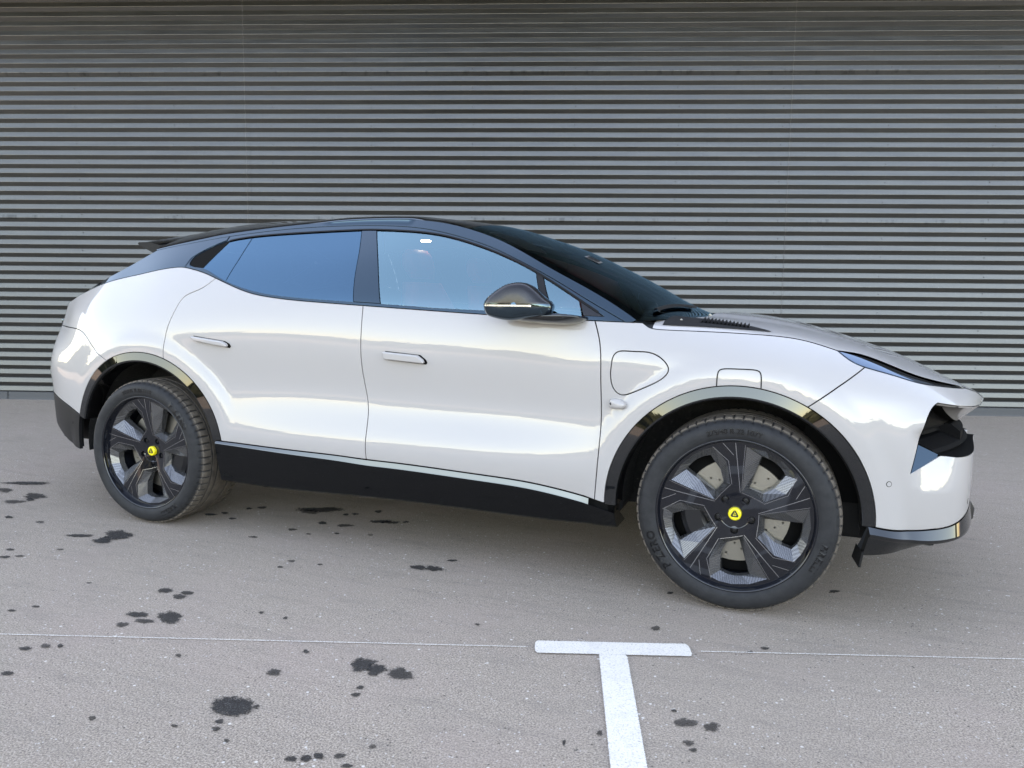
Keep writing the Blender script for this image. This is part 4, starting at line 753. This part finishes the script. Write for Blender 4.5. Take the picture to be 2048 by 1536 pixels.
# ------------------------------------------------------------------ mirrors
def mirror(side):
    root = FDOOR[0 if side > 0 else 1]
    out = curve([(1.992,1.178),(1.991,1.200),(2.012,1.228),(2.047,1.254),(2.082,1.274),(2.118,1.284),(2.165,1.284),(2.195,1.272),(2.222,1.252),(2.262,1.218),(2.284,1.199),(2.280,1.160),(2.20,1.138),(2.115,1.126),(2.04,1.136),(2.006,1.150),(1.992,1.178)], 110)[:-1]
    if area2(out) < 0: out = out[::-1]
    c = np.array([2.14,1.195]); ys = [(-.975,.78),(-1.00,.93),(-1.03,.985),(-1.06,1.0),(-1.085,.97),(-1.103,.88),(-1.113,.70),(-1.117,.42),(-1.118,.08)]
    P = np.array([[(c[0]+(p[0]-c[0])*s, y*side, c[1]+(p[1]-c[1])*s) for p in out] for y, s in ys]); P = np.concatenate([P, P[:, :1]], 1)
    V, F, N = grid_raw(P, side < 0); V = np.asarray(V)
    zline = 1.197
    cen = np.array([V[list(f)].mean(0) for f in F]); up = cen[:,2] > zline
    hou = mesh_obj('door_mirror', V, [f for f, u in zip(F, up) if not u], M['gloss'], root, N); mesh_obj('mirror_cap', V, [f for f, u in zip(F, up) if u], M['mirror_cap'], hou, N) if False else None
    vc = V.copy(); mesh_obj('mirror_cap', vc + N*.002, [f for f, u in zip(F, up) if u], M['mirror_cap'], root, N)
    # indicator strip and seam
    def line(z, x0, x1, w, mt, nm, off):
        a = []
        for x in np.linspace(x0, x1, 24):
            a.append(x)
        PP = []
        for x in a:
            # find outer y at this x, z on the shell by scanning sections
            best = None
            for i in range(len(ys)-1, -1, -1):
                y, s = ys[i]; q = c+(out-c)*s; zs = q[:,1][np.abs(q[:,0]-x) < .012]
                if len(zs) and zs.min() <= z <= zs.max(): best = abs(y); break
            PP.append((x, best if best else None))
        PP = [(x, y) for x, y in PP if y]
        Pn = np.array([[(x, -(y+off)*side, z+w/2), (x, -(y+off)*side, z-w/2)] for x, y in PP]); r = grid_raw(Pn, side > 0); mesh_obj(nm, r[0], r[1], mt, root, r[2])
    line(1.1885, 2.01, 2.215, .007, M['chrome'], 'indicator_strip', .004)
    # foot of the mirror reaching to the door
    foot = curve([(2.06,1.128),(2.12,1.118),(2.278,1.109),(2.35,1.112),(2.392,1.126),(2.405,1.141),(2.30,1.152),(2.16,1.150),(2.08,1.145),(2.06,1.128)], 60)[:-1]
    if area2(foot) < 0: foot = foot[::-1]
    yf = [(-.905,1.0),(-.96,.98),(-1.02,.93),(-1.06,.84),(-1.085,.6),(-1.09,.1)]; cf = np.array([2.22,1.134]); P = np.array([[(cf[0]+(p[0]-cf[0])*s-.06*max(0,(abs(y)-.95)), y*side, cf[1]+(p[1]-cf[1])*s+.10*max(0,abs(y)-.96)) for p in foot] for y, s in yf]); P = np.concatenate([P, P[:, :1]], 1)
    r = grid_raw(P, side < 0); mesh_obj('mirror_foot', r[0], r[1], M['gloss_trim'], root, r[2])
mirror(1); mirror(-1)
# ------------------------------------------------------------------ screen details
def on_screen(x, y):
    P = section(x, np.linspace(-1,0,60), 'screen'); return np.array([x, y, np.interp(y, P[:,1], P[:,2])])
stk = [on_screen(2.251+dx, -.30+dy)+np.array([.001,0,.003]) for dx, dy in ((.040,-.05),(.034,.05),(-.040,.05),(-.034,-.05))]
mesh_obj('windscreen_sticker', stk, [(0,1,2,3)], M['cut_edge'], WS, smooth=False); cc = np.mean(stk, axis=0)
mesh_obj('sticker_print', [cc+(p-cc)*.74+np.array([0,0,.002]) for p in stk], [(0,1,2,3)], M['letter'], WS, smooth=False)
def wiper(y0, y1, x0, x1, name):
    n = 16; P = []
    for i in range(n+1):
        t = i/n; y = y0+(y1-y0)*t; x = x0+(x1-x0)*t; q = on_screen(x, min(y, -.001) if y < 0 else -y); z = q[2]+.016
        P.append([(x-.012,y,z-.008),(x-.004,y,z+.004),(x+.006,y,z+.004),(x+.012,y,z-.008)])
    r = strips_raw(np.array(P), True, [1,2]); mesh_obj(name, r[0], r[1], M['satin'], CAR, r[2])
wiper(-.74, -.10, 2.645, 2.725, 'windscreen_wiper')
for (x, y, z) in ((2.763,-.78,1.132),(2.845,-.47,1.152)):
    bm = bmesh.new(); box_bm(bm, (x,y,z), (.019,.012,.013), Matrix.Rotation(.7,3,'Y').to_quaternion()); bm_obj('wiper_cap', bm, M['alu'], SC, .003, smooth=True)
# tail lamp bar
P = np.array([[( -1.119-.022*(1-(t)**2)-.012, .50*t, z) for z in (1.050,1.070)] for t in np.linspace(-.75,.75,31)])
r = grid_raw(P, False); mesh_obj('tail_light_bar', r[0], r[1], mat('red_lens', (.25,.01,.01), .15, 0, 1), TG, r[2])
tp, tn = on_side(np.array([[-.90,1.052],[-.86,1.052],[-.82,1.050]]), .0); 
for s in (-1,1):
    bm = bmesh.new(); box_bm(bm, (-1.03,s*.585,1.058), (.06,.05,.026)); bm_obj('tail_light_corner', bm, M['gloss'], TG, .008, smooth=True)
# ------------------------------------------------------------------ underbody and cabin
bm = bmesh.new()
box_bm(bm, (1.51,0,.325), (2.02,1.78,.09)); box_bm(bm, (1.5,0,.36), (4.4,1.14,.16)); box_bm(bm, (3.55,0,.37), (.40,1.5,.18)); box_bm(bm, (-.72,0,.44), (.40,1.5,.16)); bm_obj('underbody', bm, M['plastic'], CAR, .02)
bm = bmesh.new(); box_bm(bm, (1.25,0,.60), (2.6,1.70,.04)); box_bm(bm, (2.40,0,.98), (.45,1.64,.20), Matrix.Rotation(.12,3,'Y').to_quaternion()); box_bm(bm, (1.6,0,.72), (1.3,.22,.22)); CABIN = bm_obj('cabin_floor', bm, M['leather'], CAR, .03)
L = np.array([(.55,.66),(2.40,.66),(2.42,1.10),(1.3,1.15),(.62,1.20)]); both('door_trim', panel_raw(L, off=-.055, gap=0, skirt=0, step=.08), M['headliner'], FDOOR)
P = loft(np.linspace(.05,1.70,20), 'roof') - np.array([0,0,.045]); P[...,1] *= .95; r = grid_raw(P, True); mesh_obj('headliner', r[0], r[1], M['headliner'], CAR, r[2])
def seat(x, y, mt):
    def lobe(name, rings, parent):
        P = []
        for (cx, cz, w, d, tx) in rings:
            row = []
            for k in range(24):
                a = 2*math.pi*k/24; sx, sy = math.copysign(abs(math.cos(a))**.6, math.cos(a)), math.copysign(abs(math.sin(a))**.6, math.sin(a)); row.append((cx+d*sx, y+w*sy, cz+tx*sx))
            P.append(row+[row[0]])
        P = [[tuple(np.mean(P[0][:-1],axis=0))]*25]+P+[[tuple(np.mean(P[-1][:-1],axis=0))]*25]
        r = grid_raw(np.array(P)); return mesh_obj(name, r[0], r[1], mt, parent, r[2])
    s = lobe('seat', [(x+.22,.66,.24,.27,0),(x+.22,.76,.26,.29,.03),(x+.22,.82,.24,.27,.04)], CAR)
    lobe('backrest', [(x-.02,.80,.25,.08,0),(x-.10,1.0,.25,.07,0),(x-.16,1.18,.235,.06,0),(x-.20,1.30,.17,.05,0)], s); lobe('headrest', [(x-.20,1.32,.10,.035,0),(x-.22,1.38,.13,.05,0),(x-.23,1.44,.12,.045,0),(x-.235,1.47,.09,.03,0)], s)
for x, y in ((1.55,-.40),(1.55,.40),(.62,-.40),(.62,.40)): seat(x, y, M['tan'] if x > 1 else M['leather'])
bm = bmesh.new(); R = .18
tor = [[(2.05+.03*math.cos(b)*0+(.0+ .018*math.cos(b)+R)*math.sin(a)*.35+.0, .40+(R+.018*math.cos(b))*math.cos(a), 1.02+(R+.018*math.cos(b))*math.sin(a)*.93+.018*math.sin(b)) for b in np.linspace(0,2*math.pi,9)] for a in np.linspace(0,2*math.pi,33)]
r = grid_raw(np.array(tor)); mesh_obj('steering_wheel', r[0], r[1], M['leather'], CAR, r[2])
lm = NT('cabin_lamp_light'); lm.b.inputs['Emission Color'].default_value = (1,.95,.85,1); lm.b.inputs['Emission Strength'].default_value = 3
bm = bmesh.new(); box_bm(bm, (1.315,-.295,1.527), (.048,.03,.010)); bm_obj('cabin_lamp', bm, lm.m, CAR, .004)

# ------------------------------------------------------------------ wheels: local axes x along the car, -y outwards, z up; pattern repeats every 72 degrees
RW = .2955
def pol(r, deg, unit=RW): a = math.radians(deg); return np.array([r*unit*math.sin(a), -r*unit*math.cos(a)])     # angle 0 points down
POCKET = [(.93,-18),(.71,-25.5),(.41,-25.5),(.33,0),(.315,22),(.62,27),(.93,29),(.945,14),(.95,0),(.945,-10)]
HOLE = [(.82,-10.5),(.60,-14.5),(.44,-12),(.40,-1),(.385,9.5),(.62,12.5),(.84,13.5),(.85,7),(.853,2),(.845,-4)]
def depth_face(r): r = r/RW; return .012+.012*np.clip(1-r/.7, 0, 1)**1.3 + .006*(1-np.clip(r,0,1))      # face set back from the rim edge
def text_raw(s, size, R, mid_deg, rise, y0, spacing=1.0, bold=0.0):
    cu = bpy.data.curves.new('t', 'FONT'); cu.body = s; cu.size = size; cu.align_x = 'CENTER'; cu.extrude = rise; cu.space_character = spacing; cu.offset = bold; cu.resolution_u = 3
    ob = bpy.data.objects.new('t', cu); COL.objects.link(ob); bpy.context.view_layer.update(); me = bpy.data.meshes.new_from_object(ob.evaluated_get(bpy.context.evaluated_depsgraph_get()))
    V = []
    for v in me.vertices:
        a = math.radians(mid_deg)-v.co.x/R; r = R+v.co.y-size*.35; V.append((r*math.cos(a), y0(r)-v.co.z, r*math.sin(a)))
    F = [tuple(p.vertices) for p in me.polygons]; bpy.data.objects.remove(ob); bpy.data.curves.remove(cu); bpy.data.meshes.remove(me); return V, F
def side_y(r): return float(np.interp(r, [.293,.303,.318,.345,.362,.374,.382], [-.004,-.014,-.023,-.024,-.016,.000,.018]))     # sidewall bulge (y < 0 is outwards)
def make_wheel(width, hub_in, texts):
    d = dict()
    # tyre: grid of angle by profile with shoulder sipes and circumferential grooves
    hw = width; prof = [(.293,.006)]+[(r, side_y(r)) for r in (.298,.303,.309,.318,.332,.345,.355,.362,.368,.374,.379)]
    yg = np.array([.012,.020,.030,.042,.055,.0595,.061,.070,.0715,.078,.100,.1015,.112,.1135,hw/2-.004])
    top = [(.3845,.012),(.3865,.020),(.388,.030),(.389,.042),(.3895,.055),(.3895,.0595),(.382,.061),(.382,.070),(.3895,.0715),(.3897,.078),(.3898,.100),(.382,.1015),(.382,.112),(.3898,.1135),(.3900,hw/2-.004)]
    half = prof+top; full = half+[(r, hw-y) for r, y in reversed(half)]; full = np.array(full); NS = 66; sub = 6; n = NS*sub; P = lathe_raw(full, n); dust = np.zeros((n+1, len(full)))
    for i in range(n+1):
        a = 2*math.pi*i/n
        for j in range(len(full)):
            r0 = full[j,0]; cut = (i % sub == 0) and .374 <= r0 and (full[j,1] < .056 or full[j,1] > hw-.056)
            if cut: P[i,j,0] *= (r0-.0065)/r0; P[i,j,2] *= (r0-.0065)/r0
            dust[i,j] = 0 if cut else float(np.clip((r0-.374)/.005, 0, 1))*(0.15 if r0 < .3835 and 7 < j < len(full)-7 and .059 < full[j,1] < hw-.059 else 1)
    V, F, N = grid_raw(P, False); N = np.asarray(N); d['tyre'] = (V, F, None, dust.reshape(-1))
    # rim barrel and lip
    lip = [(.306,.004),(.3065,-.008),(.3035,-.0145),(.2985,-.0150),(.2955,-.011),(.294,-.002),(.289,.012),(.280,.022),(.262,.05),(.258,.12),(.262,hw-.03),(.285,hw)]
    d['wheel'] = strips_raw(lathe_raw(lip, 120), False, [1,4,6])
    # face with five pockets
    out = np.array([(.2905*math.cos(a), .2905*math.sin(a)) for a in np.linspace(0,2*math.pi,150,endpoint=False)]); pockets = []
    for k in range(5):
        pk = resample(np.array([pol(r, -(a)+72*k) if False else pol(r, a+72*k) for r, a in POCKET]), .012); pockets.append(pk if area2(pk) > 0 else pk[::-1])
    lugs = []
    for k in range(5):
        c = pol(.222, 72*k); lugs.append(np.array([c+.0155*np.array([math.cos(t), math.sin(t)]) for t in np.linspace(0,2*math.pi,20,endpoint=False)]))
    V2, F = fill2d(out, pockets+lugs, .022); rr = np.hypot(V2[:,0], V2[:,1]); V = np.c_[V2[:,0], depth_face(rr)+hub_in*np.clip(1-rr/.24,0,1), V2[:,1]]
    yf = lambda p: float(depth_face(np.hypot(*p))+hub_in*max(0,1-np.hypot(*p)/.24)); F = [f for f in F]
    d['face'] = (V, F)
    d['insert'] = []; d['edge'] = []; hd = lambda r: .062+.02*(1-r/.25)
    for k in range(5):
        A = np.array([pol(r, a+72*k) for r, a in POCKET]); B = np.array([pol(r, a+72*k) for r, a in HOLE]); VV = [(p[0], yf(p)+.001, p[1]) for p in A]+[(p[0]+(q[0]-p[0])*.90, yf(p)+.03, p[1]+(q[1]-p[1])*.90) for p, q in zip(A, B)]+[(p[0], hd(np.hypot(*p))+hub_in*.5, p[1]) for p in B]; m = len(A)
        d['insert'].append((VV, [(c*m+i, c*m+(i+1)%m, (c+1)*m+(i+1)%m, (c+1)*m+i) for c in (0,1) for i in range(m)]))
        # machined highlight lines: along the pocket rim and along the spoke
        def strip(pts, w):
            p = resample(np.array(pts), .01) if False else np.concatenate([np.linspace(pts[i], pts[i+1], 8) for i in range(len(pts)-1)]); t = np.gradient(p, axis=0); t /= np.linalg.norm(t,axis=1)[:,None]+1e-9; b = np.c_[-t[:,1], t[:,0]]*w/2
            l, r_ = p-b, p+b; m = len(p); return [(q[0], yf(q)-.0012, q[1]) for q in l]+[(q[0], yf(q)-.0012, q[1]) for q in r_], [(i, i+1, m+i+1, m+i) for i in range(m-1)]
        off = lambda r, a, dr, da: pol(r+dr, a+da+72*k)
        d['edge'].append(strip([pol(.30,25+72*k), pol(.60,34+72*k), pol(.965,37.5+72*k)], .0026)); d['edge'].append(strip([pol(.945,-16.5+72*k), pol(.725,-27.6+72*k), pol(.40,-28.5+72*k)], .0020)); d['edge'].append(strip([pol(.965,-25+72*k), pol(.80,-33+72*k)], .0022)); d['edge'].append(strip([pol(.325,23+72*k), pol(.62,28.3+72*k), pol(.945,30+72*k)], .0014))
        d['edge'].append(strip([pol(.40,-26.5+72*k), pol(.318,0+72*k), pol(.305,22+72*k)], .0022))
    d['hub'] = [((.20*RW*0+.0), 0)]
    d['yf'] = yf; d['lugs'] = [pol(.222, 72*k) for k in range(5)]; d['hub_y'] = yf(np.array([0.,0.])); d['texts'] = []
    for s, size, R, deg, bold, sp in texts: d['texts'].append(text_raw(s, size, R, deg, .0012, lambda r: side_y(r)-.0003, sp, bold))
    return d
def fix_out(o):
    """make a thin mesh face outwards (-y)"""
    return o
def place_wheel(d, x, side, name_parent=CAR, front=True):
    def ob(nm, V, F, mt, parent, N=None, smooth=True):
        return mesh_obj(nm, V, F, mt, parent, N, smooth)
    raw = d['wheel']; w = ob('wheel', raw[0], raw[1], M['rim'], CAR, raw[2]); w.location = (x, -.985*side, .386); w.rotation_euler.z = 0 if side > 0 else math.pi
    t = ob('tyre', d['tyre'][0], d['tyre'][1], M['tyre'], w); a = t.data.attributes.new('dust', 'FLOAT', 'POINT'); a.data.foreach_set('value', [float(v) for v in d['tyre'][3]]); t.data.set_sharp_from_angle(angle=math.radians(38))
    f = ob('rim_face', d['face'][0], d['face'][1], M['rim'], w)
    for V, F in d['insert']: ob('spoke_insert', V, F, M['carbon'], w, smooth=False)
    for V, F in d['edge']: ob('machined_edge', V, F, M['machined'], w, smooth=False)
    for V, F in d['texts']: ob('sidewall_lettering', V, F, M['letter'], w, smooth=False)
    hy = d['hub_y']
    r = strips_raw(lathe_raw([(.0001,hy-.020),(.020,hy-.020),(.0235,hy-.019),(.0255,hy-.015),(.0265,hy+.002)], 40), False, [1]); ob('centre_cap', r[0], r[1], M['yellow'], w, r[2])
    # emblem: dark rounded triangle with four yellow marks
    tri = []
    for k in range(3):
        a0 = math.radians(90+120*k); 
        for q in np.linspace(-40,40,7): a1 = a0+math.radians(q); tri.append((.0095*math.cos(a0)+.0065*math.cos(a1), .0095*math.sin(a0)+.0065*math.sin(a1)))
    ob('cap_emblem', [(p[0], hy-.0212, p[1]) for p in tri], [tuple(range(len(tri)))], M['green'], w, smooth=False)
    bm = bmesh.new()
    for cx, cz, sx, sz in ((-.0045,-.003,.003,.0055),(.0,-.0035,.0022,.005),(.0045,-.003,.003,.0055),(-.002,.0035,.0022,.005),(.0025,.004,.0025,.004),(0,.0095,.002,.004)): box_bm(bm, (cx, hy-.0217, cz), (sx,.0006,sz))
    bm_obj('emblem_mark', bm, M['yellow'], w)['kind'] = 'stuff'
    r = strips_raw(lathe_raw([(.026,hy+.0005),(.036,hy-.004),(.045,hy-.003),(.060,d['yf'](np.array([.06,0]))-.0005)], 40), False, []); ob('hub_cover', r[0], r[1], M['rim'], w, r[2])
    for c in d['lugs']:
        y0 = d['yf'](c); pts = [(.0155,y0),(.0150,y0+.02),(.0001,y0+.022)]; P = lathe_raw(pts, 20)+np.array([c[0],0,c[1]]); r = strips_raw(P, False, [1]); b = ob('bolt_pocket', r[0], r[1], M['satin'], w, r[2])
        P = lathe_raw([(.0001,y0+.004),(.006,y0+.004),(.0062,y0+.008),(.0095,y0+.009),(.0105,y0+.022)], 12)+np.array([c[0],0,c[1]]); r = strips_raw(P, False, [1,2,3]); ob('wheel_bolt', r[0], r[1], M['caliper'], w, r[2])
    # brake disc with drilled holes, bell and caliper
    bd = .085 if front else .10; hol = []
    for k in range(36):
        a = 2*math.pi*k/36; rr = (.135,.158,.181)[k % 3]; hol.append(np.array([(rr*math.cos(a)+.0042*math.cos(t), rr*math.sin(a)+.0042*math.sin(t)) for t in np.linspace(0,2*math.pi,8,endpoint=False)]))
    o = np.array([(.206*math.cos(a), .206*math.sin(a)) for a in np.linspace(0,2*math.pi,90,endpoint=False)]); inn = np.array([(.105*math.cos(a), .105*math.sin(a)) for a in np.linspace(0,2*math.pi,60,endpoint=False)])
    V2, F = fill2d(o, [inn]+hol, .04); ob('brake_disc', [(p[0], bd, p[1]) for p in V2], F, M['alu'], w, smooth=False)
    r = strips_raw(lathe_raw([(.206,bd),(.206,bd+.03),(.105,bd+.03)], 60), False, [1]); ob('disc_edge', r[0], r[1], M['alu'], w, r[2]); r = strips_raw(lathe_raw([(.0001,bd-.02),(.09,bd-.02),(.098,bd-.012),(.106,bd+.03)], 60), False, [1]); ob('disc_bell', r[0], r[1], M['caliper'], w, r[2])
    r = strips_raw(lathe_raw([(.2065,bd+.012),(.28,bd+.05)], 48), False, []); ob('brake_shield', r[0], r[1], M['dark'], w, r[2])
    P = []
    c0, c1 = (150,218) if front else (-40,8)
    for a in np.radians(np.linspace(c0, c1, 26)):
        c, s = math.cos(a), math.sin(a); P.append([(r_*c, y_, r_*s) for r_, y_ in ((.120,bd+.0),(.122,bd-.028),(.135,bd-.036),(.195,bd-.036),(.214,bd-.024),(.222,bd+.0),(.222,bd+.06),(.120,bd+.06))])
    P = np.array(P); r = strips_raw(P, True); cal = ob('brake_caliper', r[0], r[1], M['caliper'], w, r[2])
    for e in (0,-1): ob('caliper_end', P[e], [tuple(range(8))], M['caliper'], w, smooth=False)
    # valve
    v = pol(.90, 44); r = grid_raw(lathe_raw([(.0001,-.004),(.004,-.003),(.0042,.012),(.0045,.03)], 12)+np.array([v[0],.03,v[1]])); 
    v = pol(.86,46) if front else pol(.88,-52); r = grid_raw(lathe_raw([(.0001,0),(.0045,.001),(.005,.016)], 12)+np.array([v[0],.030,v[1]])); ob('valve_cap', r[0], r[1], M['chrome'], w, r[2])
    return w
tf = make_wheel(.275, .008, [('275/40 R 22 107Y', .0285, .336, 92, .0007, 1.0), ('P ZERO', .046, .337, 210, .0014, 1.1), ('PIRELLI', .034, .338, -22, .0010, 1.15)])
tr = make_wheel(.315, .022, [('315/35 R 22 111Y', .0285, .336, 94, .0007, 1.0), ('P ZERO', .046, .337, 40, .0014, 1.1), ('PIRELLI', .034, .338, -60, .0010, 1.15)])
place_wheel(tf, 3.019, 1); place_wheel(tf, 3.019, -1); place_wheel(tr, 0, 1, front=False); place_wheel(tr, 0, -1, front=False)
